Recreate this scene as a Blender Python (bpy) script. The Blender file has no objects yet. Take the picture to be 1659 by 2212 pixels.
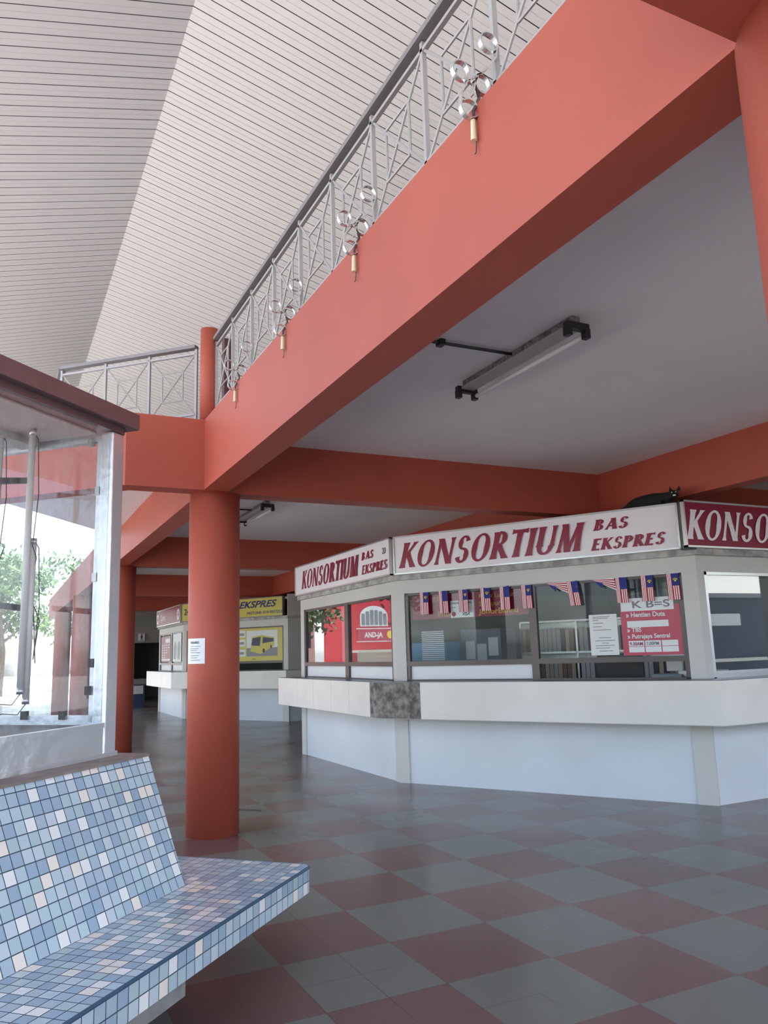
import bpy, math, random
from mathutils import Vector, Matrix
random.seed(7)
S = bpy.context.scene
COL = S.collection
# ------------------------------------------------------------------ camera
cam = bpy.data.cameras.new('camera'); camo = bpy.data.objects.new('camera', cam); COL.objects.link(camo)
R_ = Vector((0.8980767, -0.4387903, -0.0303524)); U_ = Vector((-0.0502842, -0.1709825, 0.9839901)); F_ = Vector((0.4369550, 0.8821723, 0.1756196))
mt = Matrix.Identity(4)
for i in range(3):
    mt[i][0] = R_[i]; mt[i][1] = U_[i]; mt[i][2] = -F_[i]
mt[2][3] = 1.515
camo.matrix_world = mt
cam.sensor_fit = 'HORIZONTAL'; cam.sensor_width = 36.0; cam.lens = 1690.53 * 36.0 / 1659.0
cam.clip_start = 0.05; cam.clip_end = 500
S.camera = camo
# ------------------------------------------------------------------ world, sun, exposure
W = bpy.data.worlds.new('world'); S.world = W; W.use_nodes = True
wn = W.node_tree.nodes; wl = W.node_tree.links
for n_ in list(wn): wn.remove(n_)
wo = wn.new('ShaderNodeOutputWorld'); wb = wn.new('ShaderNodeBackground')
sky = wn.new('ShaderNodeTexSky'); sky.sky_type = 'NISHITA'; sky.sun_disc = False
sky.sun_elevation = math.radians(58); sky.sun_rotation = math.radians(120); sky.dust_density = 2.0; sky.air_density = 1.0
tc = wn.new('ShaderNodeTexCoord'); mp = wn.new('ShaderNodeMapping'); mp.inputs['Scale'].default_value = (1, 1, 2.6)
nz = wn.new('ShaderNodeTexNoise'); nz.inputs['Scale'].default_value = 3.2; nz.inputs['Detail'].default_value = 7
rp = wn.new('ShaderNodeValToRGB'); rp.color_ramp.elements[0].position = 0.48; rp.color_ramp.elements[1].position = 0.70
mx = wn.new('ShaderNodeMix'); mx.data_type = 'RGBA'
sc_ = wn.new('ShaderNodeVectorMath'); sc_.operation = 'SCALE'; sc_.inputs['Scale'].default_value = 0.13
wl.new(tc.outputs['Generated'], mp.inputs['Vector']); wl.new(mp.outputs['Vector'], nz.inputs['Vector']); wl.new(nz.outputs['Fac'], rp.inputs['Fac'])
wl.new(sky.outputs['Color'], sc_.inputs[0]); wl.new(sc_.outputs['Vector'], mx.inputs[6]); mx.inputs[7].default_value = (1.22, 1.25, 1.33, 1)
wl.new(rp.outputs['Color'], mx.inputs[0]); wl.new(mx.outputs[2], wb.inputs['Color']); wb.inputs['Strength'].default_value = 5.0
wl.new(wb.outputs['Background'], wo.inputs['Surface'])
sun = bpy.data.lights.new('sun', 'SUN'); sun.energy = 17; sun.angle = math.radians(1.0); sun.color = (1, 0.95, 0.88)
suno = bpy.data.objects.new('sun', sun); COL.objects.link(suno)
suno.rotation_euler = Vector((0.22, -0.12, 0.95)).to_track_quat('Z', 'Y').to_euler()
S.view_settings.view_transform = 'Standard'; S.view_settings.look = 'None'; S.view_settings.gamma = 1.0
S.view_settings.use_curve_mapping = False; S.view_settings.exposure = 0.0
S.cycles.max_bounces = 10; S.cycles.diffuse_bounces = 5; S.cycles.transparent_max_bounces = 16; S.cycles.caustics_reflective = False

# ------------------------------------------------------------------ materials
def mat(name, color, rough=0.5, metal=0.0, noise=0.0, nscale=4.0, bump=0.0, emit=None, spec=0.5, c2=None):
    m = bpy.data.materials.new(name); m.use_nodes = True
    nt = m.node_tree; b = nt.nodes['Principled BSDF']
    b.inputs['Base Color'].default_value = (*color, 1); b.inputs['Roughness'].default_value = rough; b.inputs['Metallic'].default_value = metal
    b.inputs['Specular IOR Level'].default_value = spec
    if noise or bump or c2:
        t = nt.nodes.new('ShaderNodeTexCoord'); n = nt.nodes.new('ShaderNodeTexNoise'); n.inputs['Scale'].default_value = nscale; n.inputs['Detail'].default_value = 6
        nt.links.new(t.outputs['Object'], n.inputs['Vector'])
        if noise or c2:
            x = nt.nodes.new('ShaderNodeMix'); x.data_type = 'RGBA'
            x.inputs[6].default_value = (*[c * (1 - noise) for c in color], 1)
            x.inputs[7].default_value = (*(c2 or [min(1, c * (1 + noise)) for c in color]), 1)
            r = nt.nodes.new('ShaderNodeValToRGB'); r.color_ramp.elements[0].position = 0.35; r.color_ramp.elements[1].position = 0.65
            nt.links.new(n.outputs['Fac'], r.inputs['Fac']); nt.links.new(r.outputs['Color'], x.inputs[0]); nt.links.new(x.outputs[2], b.inputs['Base Color'])
        if bump:
            bm_ = nt.nodes.new('ShaderNodeBump'); bm_.inputs['Strength'].default_value = bump; bm_.inputs['Distance'].default_value = 0.02
            nt.links.new(n.outputs['Fac'], bm_.inputs['Height']); nt.links.new(bm_.outputs['Normal'], b.inputs['Normal'])
    if emit:
        b.inputs['Emission Color'].default_value = (*color, 1); b.inputs['Emission Strength'].default_value = emit
    return m

def glass(name, tint=(0.93, 0.96, 0.97), boost=1.3, base=0.03, dirt=0.0, rough=0.01):
    m = bpy.data.materials.new(name); m.use_nodes = True; nt = m.node_tree
    for n in list(nt.nodes): nt.nodes.remove(n)
    N = nt.nodes.new; L = nt.links.new
    o = N('ShaderNodeOutputMaterial'); tr = N('ShaderNodeBsdfTransparent'); gl = N('ShaderNodeBsdfGlossy'); mxs = N('ShaderNodeMixShader')
    tr.inputs['Color'].default_value = (*tint, 1); gl.inputs['Roughness'].default_value = rough
    ge = N('ShaderNodeNewGeometry'); dt = N('ShaderNodeVectorMath'); dt.operation = 'DOT_PRODUCT'; L(ge.outputs['Normal'], dt.inputs[0]); L(ge.outputs['Incoming'], dt.inputs[1])
    ab = N('ShaderNodeMath'); ab.operation = 'ABSOLUTE'; L(dt.outputs['Value'], ab.inputs[0]); om = N('ShaderNodeMath'); om.operation = 'SUBTRACT'; om.inputs[0].default_value = 1.0; L(ab.outputs[0], om.inputs[1])
    pw = N('ShaderNodeMath'); pw.operation = 'POWER'; pw.inputs[1].default_value = 4.0; L(om.outputs[0], pw.inputs[0])
    ma = N('ShaderNodeMath'); ma.operation = 'MULTIPLY_ADD'; ma.inputs[1].default_value = boost * 0.6; ma.inputs[2].default_value = base; ma.use_clamp = True
    L(pw.outputs[0], ma.inputs[0]); L(ma.outputs[0], mxs.inputs['Fac']); L(tr.outputs[0], mxs.inputs[1]); L(gl.outputs[0], mxs.inputs[2])
    last = mxs
    if dirt:
        d = N('ShaderNodeBsdfDiffuse'); d.inputs['Color'].default_value = (0.8, 0.8, 0.82, 1)
        t = N('ShaderNodeTexCoord'); mpn = N('ShaderNodeMapping'); mpn.inputs['Scale'].default_value = (9, 9, 2.5); mpn.inputs['Rotation'].default_value = (0.4, 0.3, 0)
        n = N('ShaderNodeTexNoise'); n.inputs['Scale'].default_value = 2.2; n.inputs['Detail'].default_value = 9; n.inputs['Distortion'].default_value = 1.5
        r = N('ShaderNodeMath'); r.operation = 'MULTIPLY_ADD'; r.inputs[1].default_value = dirt * 3.0; r.inputs[2].default_value = -dirt; r.use_clamp = True
        L(t.outputs['Object'], mpn.inputs['Vector']); L(mpn.outputs['Vector'], n.inputs['Vector']); L(n.outputs['Fac'], r.inputs[0])
        m2 = N('ShaderNodeMixShader'); L(r.outputs[0], m2.inputs['Fac']); L(mxs.outputs[0], m2.inputs[1]); L(d.outputs[0], m2.inputs[2]); last = m2
    L(last.outputs[0], o.inputs['Surface'])
    return m

M = {}
M['paint'] = mat('terracotta_paint', (0.43, 0.093, 0.058), 0.5, noise=0.05, nscale=1.5, bump=0.05, spec=0.3)
M['slab'] = mat('grey_plaster', (0.90, 0.89, 0.90), 0.8, noise=0.03, nscale=0.9, bump=0.08)
M['roof'] = mat('white_strip_panel', (0.83, 0.785, 0.77), 0.45)
M['groove'] = mat('painted_groove_shade', (0.13, 0.11, 0.105), 0.9)  # shade inside the board grooves, put in as a dark colour
M['rail'] = mat('silver_paint', (0.40, 0.375, 0.365), 0.4, 0.1)
M['rail_dark'] = mat('shade_toned_handrail', (0.24, 0.215, 0.21), 0.4, 0.1)  # darker than the rails to stand in for the handrail's shaded underside
M['rust'] = mat('rusted_iron', (0.12, 0.08, 0.07), 0.6, 0.3, noise=0.5, nscale=40)
M['silver'] = mat('worn_silver', (0.72, 0.70, 0.68), 0.25, 0.8)
M['wall'] = mat('greige_wall_paint', (0.62, 0.61, 0.575), 0.45, noise=0.03, nscale=2)
M['panel'] = mat('pale_blue_grey_paint', (0.70, 0.74, 0.77), 0.35, noise=0.04, nscale=1.3)
M['laminate'] = mat('cream_laminate', (0.82, 0.79, 0.72), 0.3, noise=0.03, nscale=3)
M['peeled'] = mat('peeled_board', (0.12, 0.10, 0.09), 0.7, noise=0.2, nscale=13, c2=(0.33, 0.31, 0.27), bump=0.5)
M['ctop'] = mat('grey_counter_top', (0.16, 0.17, 0.18), 0.3)
M['frame'] = mat('bronze_window_frame', (0.10, 0.085, 0.08), 0.35, 0.5)
M['alu'] = mat('aluminium', (0.62, 0.63, 0.62), 0.3, 0.85)
M['glass'] = glass('window_glass', boost=0.9, base=0.025, rough=0.0)
M['glass_side'] = glass('reflective_window_glass', boost=1.6, base=0.10)
M['booth_glass'] = glass('hazy_booth_glass', tint=(0.97, 0.98, 0.99), boost=1.2, base=0.06, dirt=0.09)
M['signw'] = mat('white_sign_face', (0.90, 0.88, 0.92), 0.3, spec=0.3)
M['maroon'] = mat('maroon_vinyl', (0.28, 0.012, 0.045), 0.3)
M['signm'] = mat('maroon_sign_face', (0.26, 0.015, 0.045), 0.35, spec=0.3)
M['signy'] = mat('yellow_sign_face', (0.62, 0.55, 0.10), 0.3)
M['navy'] = mat('navy_vinyl', (0.01, 0.015, 0.16), 0.3)
M['black'] = mat('black_plastic', (0.012, 0.012, 0.014), 0.4)
M['white'] = mat('white_film', (0.80, 0.82, 0.84), 0.4)
M['paper'] = mat('white_paper', (0.80, 0.82, 0.80), 0.7)
M['ink'] = mat('black_ink', (0.03, 0.03, 0.035), 0.6)
M['greyink'] = mat('grey_ink', (0.22, 0.22, 0.24), 0.6)
M['gold'] = mat('gold_vinyl', (0.65, 0.36, 0.04), 0.4)
M['flagred'] = mat('flag_red', (0.50, 0.02, 0.04), 0.7)
M['flagwhite'] = mat('flag_white', (0.85, 0.84, 0.84), 0.7)
M['flagblue'] = mat('flag_blue', (0.02, 0.03, 0.22), 0.7)
M['flagyellow'] = mat('flag_yellow', (0.85, 0.62, 0.04), 0.7)
M['poster'] = mat('rose_poster_print', (0.50, 0.06, 0.11), 0.3)
M['posterw'] = mat('poster_white', (0.78, 0.82, 0.82), 0.4)
M['steel'] = mat('stainless_steel', (0.82, 0.86, 0.92), 0.38, 0.85, bump=0.35, nscale=9)
M['brownmetal'] = mat('mauve_painted_metal', (0.20, 0.135, 0.145), 0.35, 0.2, noise=0.1, nscale=6)
M['dark'] = mat('dark_interior', (0.025, 0.028, 0.032), 0.5)
M['tube_off'] = mat('unlit_tube_glass', (0.80, 0.79, 0.77), 0.2)
M['tube_on'] = mat('lit_tube', (0.95, 0.98, 1.0), 0.3, emit=9.0)
M['dusty'] = mat('dusty_fixture', (0.20, 0.17, 0.165), 0.6, noise=0.5, nscale=30)
M['cement'] = mat('cement', (0.22, 0.22, 0.22), 0.8, noise=0.2, nscale=10, bump=0.3)
M['capstone'] = mat('brown_cement_top', (0.25, 0.21, 0.19), 0.45, noise=0.25, nscale=5)
M['fur'] = mat('black_fur', (0.006, 0.006, 0.007), 0.8)
M['eye'] = mat('pale_eye', (0.65, 0.8, 0.6), 0.15)
M['intwall'] = mat('interior_wall', (0.52, 0.55, 0.55), 0.6)
M['bluebox'] = mat('blue_cabinet', (0.16, 0.34, 0.52), 0.5)
M['greybox'] = mat('grey_cabinet', (0.22, 0.25, 0.28), 0.4)
M['concrete'] = mat('outdoor_paving', (0.42, 0.41, 0.39), 0.85, noise=0.12, nscale=0.6)
M['bark'] = mat('bark', (0.12, 0.09, 0.06), 0.9, noise=0.3, nscale=9)
M['leaf'] = mat('leaf', (0.07, 0.14, 0.03), 0.6, noise=0.4, nscale=2)
M['facade'] = mat('red_facade', (0.62, 0.03, 0.05), 0.6)
M['cream'] = mat('cream_facade', (0.62, 0.58, 0.50), 0.7)
M['darkblue'] = mat('dark_blue_cladding', (0.02, 0.035, 0.09), 0.35)
M['toilet'] = mat('grey_green_wall', (0.30, 0.31, 0.29), 0.6)
M['bulb'] = mat('yellowed_plastic', (0.72, 0.66, 0.42), 0.3)
M['busgrey'] = mat('poster_grey', (0.25, 0.26, 0.28), 0.4)

def mosaic():
    m = bpy.data.materials.new('blue_mosaic_tiles'); m.use_nodes = True; nt = m.node_tree; N = nt.nodes.new; L = nt.links.new
    b = nt.nodes['Principled BSDF']
    uv = N('ShaderNodeUVMap'); sx = N('ShaderNodeSeparateXYZ'); L(uv.outputs['UV'], sx.inputs[0])
    fl, fr = [], []
    for k in 'XY':
        f = N('ShaderNodeMath'); f.operation = 'FLOOR'; L(sx.outputs[k], f.inputs[0]); fl.append(f)
        g = N('ShaderNodeMath'); g.operation = 'FRACT'; L(sx.outputs[k], g.inputs[0])
        a = N('ShaderNodeMath'); a.operation = 'SUBTRACT'; a.inputs[1].default_value = 0.5; L(g.outputs[0], a.inputs[0])
        c = N('ShaderNodeMath'); c.operation = 'ABSOLUTE'; L(a.outputs[0], c.inputs[0]); fr.append(c)
    cb = N('ShaderNodeCombineXYZ'); L(fl[0].outputs[0], cb.inputs[0]); L(fl[1].outputs[0], cb.inputs[1])
    wn_ = N('ShaderNodeTexWhiteNoise'); wn_.noise_dimensions = '3D'; L(cb.outputs[0], wn_.inputs['Vector'])
    cr = N('ShaderNodeValToRGB'); cr.color_ramp.interpolation = 'CONSTANT'
    cols = [(0, (0.34, 0.46, 0.58)), (0.2, (0.42, 0.53, 0.63)), (0.38, (0.48, 0.62, 0.69)), (0.54, (0.44, 0.58, 0.62)), (0.68, (0.56, 0.65, 0.72)), (0.80, (0.84, 0.86, 0.86)), (0.88, (0.86, 0.81, 0.74)), (0.95, (0.82, 0.86, 0.86))]
    e = cr.color_ramp.elements
    e[0].position, e[0].color = 0, (*cols[0][1], 1); e[1].position, e[1].color = cols[1][0], (*cols[1][1], 1)
    for p, c in cols[2:]:
        k = e.new(p); k.color = (*c, 1)
    L(wn_.outputs['Value'], cr.inputs['Fac'])
    mxm = N('ShaderNodeMath'); mxm.operation = 'MAXIMUM'; L(fr[0].outputs[0], mxm.inputs[0]); L(fr[1].outputs[0], mxm.inputs[1])
    gt = N('ShaderNodeMath'); gt.operation = 'GREATER_THAN'; gt.inputs[1].default_value = 0.462; L(mxm.outputs[0], gt.inputs[0])
    x = N('ShaderNodeMix'); x.data_type = 'RGBA'; L(gt.outputs[0], x.inputs[0]); L(cr.outputs['Color'], x.inputs[6]); x.inputs[7].default_value = (0.035, 0.07, 0.10, 1)
    L(x.outputs[2], b.inputs['Base Color'])
    ro = N('ShaderNodeMath'); ro.operation = 'MULTIPLY_ADD'; ro.inputs[1].default_value = 0.5; ro.inputs[2].default_value = 0.16; L(gt.outputs[0], ro.inputs[0]); L(ro.outputs[0], b.inputs['Roughness'])
    inv = N('ShaderNodeMath'); inv.operation = 'SUBTRACT'; inv.inputs[0].default_value = 1; L(gt.outputs[0], inv.inputs[1])
    bp = N('ShaderNodeBump'); bp.inputs['Strength'].default_value = 0.5; bp.inputs['Distance'].default_value = 0.004
    # each tile sits at a slightly different tilt
    L(inv.outputs[0], bp.inputs['Height'])
    gm = N('ShaderNodeNewGeometry'); vm = N('ShaderNodeVectorMath'); vm.operation = 'SUBTRACT'; vm.inputs[1].default_value = (0.5, 0.5, 0.5); L(wn_.outputs['Color'], vm.inputs[0])
    vs = N('ShaderNodeVectorMath'); vs.operation = 'SCALE'; vs.inputs['Scale'].default_value = 0.07; L(vm.outputs[0], vs.inputs[0])
    va = N('ShaderNodeVectorMath'); va.operation = 'ADD'; L(gm.outputs['Normal'], va.inputs[0]); L(vs.outputs[0], va.inputs[1])
    vn = N('ShaderNodeVectorMath'); vn.operation = 'NORMALIZE'; L(va.outputs[0], vn.inputs[0]); L(vn.outputs[0], bp.inputs['Normal'])
    L(bp.outputs['Normal'], b.inputs['Normal'])
    return m
M['mosaic'] = mosaic()

def floor_mat():
    m = bpy.data.materials.new('checker_floor_tiles'); m.use_nodes = True; nt = m.node_tree; N = nt.nodes.new; L = nt.links.new
    b = nt.nodes['Principled BSDF']
    t = N('ShaderNodeTexCoord'); mp_ = N('ShaderNodeMapping'); mp_.vector_type = 'POINT'
    s = 1 / 0.6; mp_.inputs['Scale'].default_value = (s, s, s); mp_.inputs['Location'].default_value = (-3.150 * s + 20, -4.030 * s + 20, 0.5)
    L(t.outputs['Object'], mp_.inputs['Vector'])
    ck = N('ShaderNodeTexChecker'); ck.inputs['Scale'].default_value = 1.0; L(mp_.outputs['Vector'], ck.inputs['Vector'])
    ck.inputs['Color1'].default_value = (0.155, 0.090, 0.083, 1); ck.inputs['Color2'].default_value = (0.155, 0.158, 0.146, 1)
    nz_ = N('ShaderNodeTexNoise'); nz_.inputs['Scale'].default_value = 1.1; nz_.inputs['Detail'].default_value = 3; L(t.outputs['Object'], nz_.inputs['Vector'])
    # tile joints at half a square
    sx = N('ShaderNodeSeparateXYZ'); L(mp_.outputs['Vector'], sx.inputs[0]); js = []
    for k in 'XY':
        a = N('ShaderNodeMath'); a.operation = 'MULTIPLY'; a.inputs[1].default_value = 2; L(sx.outputs[k], a.inputs[0])
        g = N('ShaderNodeMath'); g.operation = 'FRACT'; L(a.outputs[0], g.inputs[0])
        c = N('ShaderNodeMath'); c.operation = 'SUBTRACT'; c.inputs[1].default_value = 0.5; L(g.outputs[0], c.inputs[0])
        d = N('ShaderNodeMath'); d.operation = 'ABSOLUTE'; L(c.outputs[0], d.inputs[0]); js.append(d)
    mm = N('ShaderNodeMath'); mm.operation = 'MAXIMUM'; L(js[0].outputs[0], mm.inputs[0]); L(js[1].outputs[0], mm.inputs[1])
    gt = N('ShaderNodeMath'); gt.operation = 'GREATER_THAN'; gt.inputs[1].default_value = 0.494; L(mm.outputs[0], gt.inputs[0])
    n2 = N('ShaderNodeTexNoise'); n2.inputs['Scale'].default_value = 0.9; L(t.outputs['Object'], n2.inputs['Vector'])
    n2r = N('ShaderNodeMapRange'); n2r.inputs[1].default_value = 0.45; n2r.inputs[2].default_value = 0.65; n2r.inputs[4].default_value = 0.75; L(n2.outputs['Fac'], n2r.inputs[0])
    jm = N('ShaderNodeMath'); jm.operation = 'MULTIPLY'; L(gt.outputs[0], jm.inputs[0]); L(n2r.outputs[0], jm.inputs[1])
    mr = N('ShaderNodeMapRange'); mr.inputs[3].default_value = 0.84; mr.inputs[4].default_value = 1.16; L(nz_.outputs['Fac'], mr.inputs[0])
    vm = N('ShaderNodeVectorMath'); vm.operation = 'SCALE'; L(ck.outputs['Color'], vm.inputs[0]); L(mr.outputs[0], vm.inputs['Scale'])
    x = N('ShaderNodeMix'); x.data_type = 'RGBA'; L(jm.outputs[0], x.inputs[0]); L(vm.outputs[0], x.inputs[6]); x.inputs[7].default_value = (0.04, 0.035, 0.035, 1)
    L(x.outputs[2], b.inputs['Base Color'])
    rr = N('ShaderNodeMapRange'); rr.inputs[3].default_value = 0.16; rr.inputs[4].default_value = 0.34; L(nz_.outputs['Fac'], rr.inputs[0]); L(rr.outputs[0], b.inputs['Roughness'])
    b.inputs['Specular IOR Level'].default_value = 0.42
    wv = N('ShaderNodeTexNoise'); wv.inputs['Scale'].default_value = 3.5; L(t.outputs['Object'], wv.inputs['Vector'])
    bp = N('ShaderNodeBump'); bp.inputs['Strength'].default_value = 0.04; bp.inputs['Distance'].default_value = 0.01; L(wv.outputs['Fac'], bp.inputs['Height']); L(bp.outputs['Normal'], b.inputs['Normal'])
    return m
M['floor'] = floor_mat()

# ------------------------------------------------------------------ mesh helpers
class Frame:
    """local (u along, w outward, z up) to world"""
    def __init__(s, o, d):
        l = math.hypot(*d); s.o = o; s.d = (d[0] / l, d[1] / l); s.n = (s.d[1], -s.d[0])
    def p(s, u, w, z): return (s.o[0] + s.d[0] * u + s.n[0] * w, s.o[1] + s.d[1] * u + s.n[1] * w, z)
WORLD = Frame((0, 0), (1, 0))
class XY(Frame):
    def __init__(s): pass
    def p(s, x, y, z): return (x, y, z)
ID = XY()

class MB:
    def __init__(s): s.v = []; s.f = []; s.m = []; s.uv = {}; s.mi = 0
    def face(s, pts, uv=None):
        i = len(s.v); s.v += [tuple(p) for p in pts]; s.f.append(tuple(range(i, i + len(pts)))); s.m.append(s.mi)
        if uv: s.uv[len(s.f) - 1] = uv
        return s
    def box(s, F, u0, u1, w0, w1, z0, z1):
        i = len(s.v)
        s.v += [F.p(u, w, z) for z in (z0, z1) for w in (w0, w1) for u in (u0, u1)]
        for q in ((0, 1, 3, 2), (4, 6, 7, 5), (0, 4, 5, 1), (2, 3, 7, 6), (0, 2, 6, 4), (1, 5, 7, 3)):
            s.f.append(tuple(i + k for k in q)); s.m.append(s.mi)
        return s
    def prism(s, poly, z0, z1):
        i = len(s.v); n = len(poly)
        s.v += [(x, y, z0) for x, y in poly] + [(x, y, z1) for x, y in poly]
        s.f.append(tuple(range(i, i + n))[::-1]); s.m.append(s.mi); s.f.append(tuple(range(i + n, i + 2 * n))); s.m.append(s.mi)
        for k in range(n):
            a, b = i + k, i + (k + 1) % n; s.f.append((a, b, b + n, a + n)); s.m.append(s.mi)
        return s
    def tube(s, pts, r, n=8, closed=False, flat=None):
        """sweep; flat=(half_width, half_thickness, axis) makes a flat band whose width runs along axis"""
        pts = [Vector(p) for p in pts]; N = len(pts); i0 = len(s.v); up = None
        for k, p in enumerate(pts):
            a = pts[(k - 1) % N] if (k or closed) else p; b = pts[(k + 1) % N] if (k < N - 1 or closed) else p
            t = (b - a).normalized() if (b - a).length > 1e-9 else Vector((0, 0, 1))
            if flat:
                ax = Vector(flat[2]).normalized(); e2 = t.cross(ax).normalized()
                for (c1, c2) in ((1, 1), (-1, 1), (-1, -1), (1, -1)): s.v.append(tuple(p + ax * flat[0] * c1 + e2 * flat[1] * c2))
            else:
                if up is None: up = Vector((0, 0, 1)) if abs(t.z) < 0.9 else Vector((1, 0, 0))
                e1 = t.cross(up).normalized(); e2 = e1.cross(t).normalized(); up = e2
                rr = r[k] if isinstance(r, (list, tuple)) else r
                for j in range(n):
                    A = 2 * math.pi * j / n; s.v.append(tuple(p + e1 * math.cos(A) * rr + e2 * math.sin(A) * rr))
        if flat: n = 4
        for k in range(N if closed else N - 1):
            a = i0 + k * n; b = i0 + ((k + 1) % N) * n
            for j in range(n):
                s.f.append((a + j, a + (j + 1) % n, b + (j + 1) % n, b + j)); s.m.append(s.mi)
        if not closed:
            s.f.append(tuple(i0 + j for j in range(n))[::-1]); s.m.append(s.mi)
            s.f.append(tuple(i0 + (N - 1) * n + j for j in range(n))); s.m.append(s.mi)
        return s
    def build(s, name, mats, parent=None, smooth=False, loc=None):
        me = bpy.data.meshes.new(name)
        v = s.v
        if loc: v = [(a - loc[0], b - loc[1], c - loc[2]) for a, b, c in v]
        me.from_pydata(v, [], s.f)
        for m in (mats if isinstance(mats, (list, tuple)) else [mats]): me.materials.append(M[m] if isinstance(m, str) else m)
        for p, mi in zip(me.polygons, s.m): p.material_index = mi; p.use_smooth = smooth
        if s.uv:
            ul = me.uv_layers.new(name='UVMap')
            for fi, uvs in s.uv.items():
                for li, q in zip(me.polygons[fi].loop_indices, uvs): ul.data[li].uv = q
        me.validate(); me.update()
        o = bpy.data.objects.new(name, me); COL.objects.link(o)
        if parent: o.parent = parent
        elif loc: o.location = loc
        return o
def thing(name, label, cat, group=None, loc=None):
    o = bpy.data.objects.new(name, None); COL.objects.link(o); o['label'] = label; o['category'] = cat
    if group: o['group'] = group
    o.empty_display_size = 0.1
    return o
def tag(o, label, cat, group=None, kind=None):
    o['label'] = label; o['category'] = cat
    if group: o['group'] = group
    if kind: o['kind'] = kind
    return o
def struct(o, label=None):
    o['kind'] = 'structure'
    if label: o['label'] = label
    return o
def edge_round(o, w=0.008, seg=2):
    b = o.modifiers.new('bevel', 'BEVEL'); b.width = w; b.segments = seg; b.limit_method = 'ANGLE'
    return o
def text(name, F, s, u, w, z, h, m, parent, shear=0.0, bold=0.0, sx=1.0, align='LEFT', mirror=False, tilt=0):
    """lettering standing on a wall frame: h = cap height"""
    c = bpy.data.curves.new(name, 'FONT'); c.body = s; c.size = h / 0.70; c.shear = shear; c.offset = bold * h; c.align_x = align; c.extrude = 0.0008
    c.materials.append(M[m]); o = bpy.data.objects.new(name, c); COL.objects.link(o)
    d = Vector((F.d[0], F.d[1], 0)); n = Vector((F.n[0], F.n[1], 0)); p = F.p(u, w, z); sg = -1 if mirror else 1
    mw = Matrix(((d.x * sx * sg, 0, n.x, p[0]), (d.y * sx * sg, 0, n.y, p[1]), (0, 1, 0, p[2]), (0, 0, 0, 1)))
    bpy.context.view_layer.update()
    me = bpy.data.meshes.new_from_object(o.evaluated_get(bpy.context.evaluated_depsgraph_get()))
    bpy.data.objects.remove(o); me.transform(mw); me.name = name
    if not me.materials: me.materials.append(M[m])
    o = bpy.data.objects.new(name, me); COL.objects.link(o)
    if parent: o.parent = parent
    return o

# ------------------------------------------------------------------ structure
H_R, X_R, TAN = 8.0, 1.47, math.tan(math.radians(15))
fl_ = MB().box(ID, -1.8, 14, -3, 33.8, -0.12, 0).build('floor', 'floor'); struct(fl_, 'dull red and grey-green checkered tile floor of the hall')
gr_ = MB().box(ID, -90, 90, -70, 110, -0.3, -0.125).build('ground', 'concrete'); struct(gr_, 'pale outdoor paving around the hall')

def column(x, y, label, top=3.0):
    mb = MB(); n = 48
    ring = [(x + 0.23 * math.cos(2 * math.pi * k / n), y + 0.23 * math.sin(2 * math.pi * k / n)) for k in range(n)]
    o = mb.prism(ring, 0, top).build('column', 'paint', smooth=False)
    for p in o.data.polygons: p.use_smooth = len(p.vertices) == 4
    tag(o, label, 'column', kind='structure'); return o
CX = 1.774
column(CX, 7.14, 'round terracotta column with a white paper notice, middle of the hall edge')
column(CX, 1.0, 'round terracotta column cut off by the right edge, closest to the camera')
column(CX, 13.24, 'dark round terracotta column just behind the glass booth post')
for y in (19.36, 25.48): column(CX, y, 'round terracotta column far back behind the glass booth')

def beam(poly, z0, z1, label):
    o = MB().prism(poly, z0, z1).build('beam', 'paint'); tag(o, label, 'beam', kind='structure'); return o
def rect(x0, x1, y0, y1): return [(x0, y0), (x1, y0), (x1, y1), (x0, y1)]
beam(rect(1.615, 1.845, 0.92, 6.90), 3.0, 3.655, 'long salmon edge beam rising to the upper right under the railing')
beam(rect(1.615, 1.845, 7.12, 30.0), 3.0, 3.655, 'edge beam running from the middle column away behind the booth')
beam([(1.845, 6.90), (1.845, 7.12), (1.0, 7.12), (-0.36, 8.48), (-0.52, 8.32), (0.93, 6.90)], 3.0, 3.655, 'short red beam left of the middle column under the balcony corner')
beam([(1.845, 0.92), (1.615, 0.92), (0.93, 0.92), (-0.5, -0.5), (-0.65, -0.35), (0.87, 1.15), (1.615, 1.15), (1.615, 0.93)][1:7], 3.0, 3.655, 'dark beam soffit at the top right corner')
for k in range(5):
    y = 1.0 + 6.12 * k
    beam(rect(1.845, 6.30, y - 0.13, y + 0.10), 3.0, 3.52, ['cross beam behind the right column', 'dark red cross beam in front of the ticket kiosk', 'second dark red cross beam behind the first', 'third dark red cross beam deep in the hall', 'farthest dark red cross beam'][k])
    beam(rect(6.50, 13.0, y - 0.13, y + 0.10), 3.0, 3.52, 'cross beam beyond the ticket kiosk roof')
beam(rect(6.30, 6.50, 0.87, 30.0), 3.0, 3.52, 'dark red beam above the ticket kiosk running to the right')
beam(rect(11.4, 11.6, 0.87, 30.0), 3.0, 3.52, 'beam at the far side of the hall')
sl = MB().prism([(1.66, 0.9), (13, 0.9), (13, 30.2), (1.66, 30.2), (1.66, 13.2), (-0.5, 10.0), (-0.5, 8.5), (0.96, 7.0), (1.66, 7.0)], 3.5, 3.62).build('ceiling', 'slab'); struct(sl, 'grey plastered ceiling slab under the upper floor')

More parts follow.
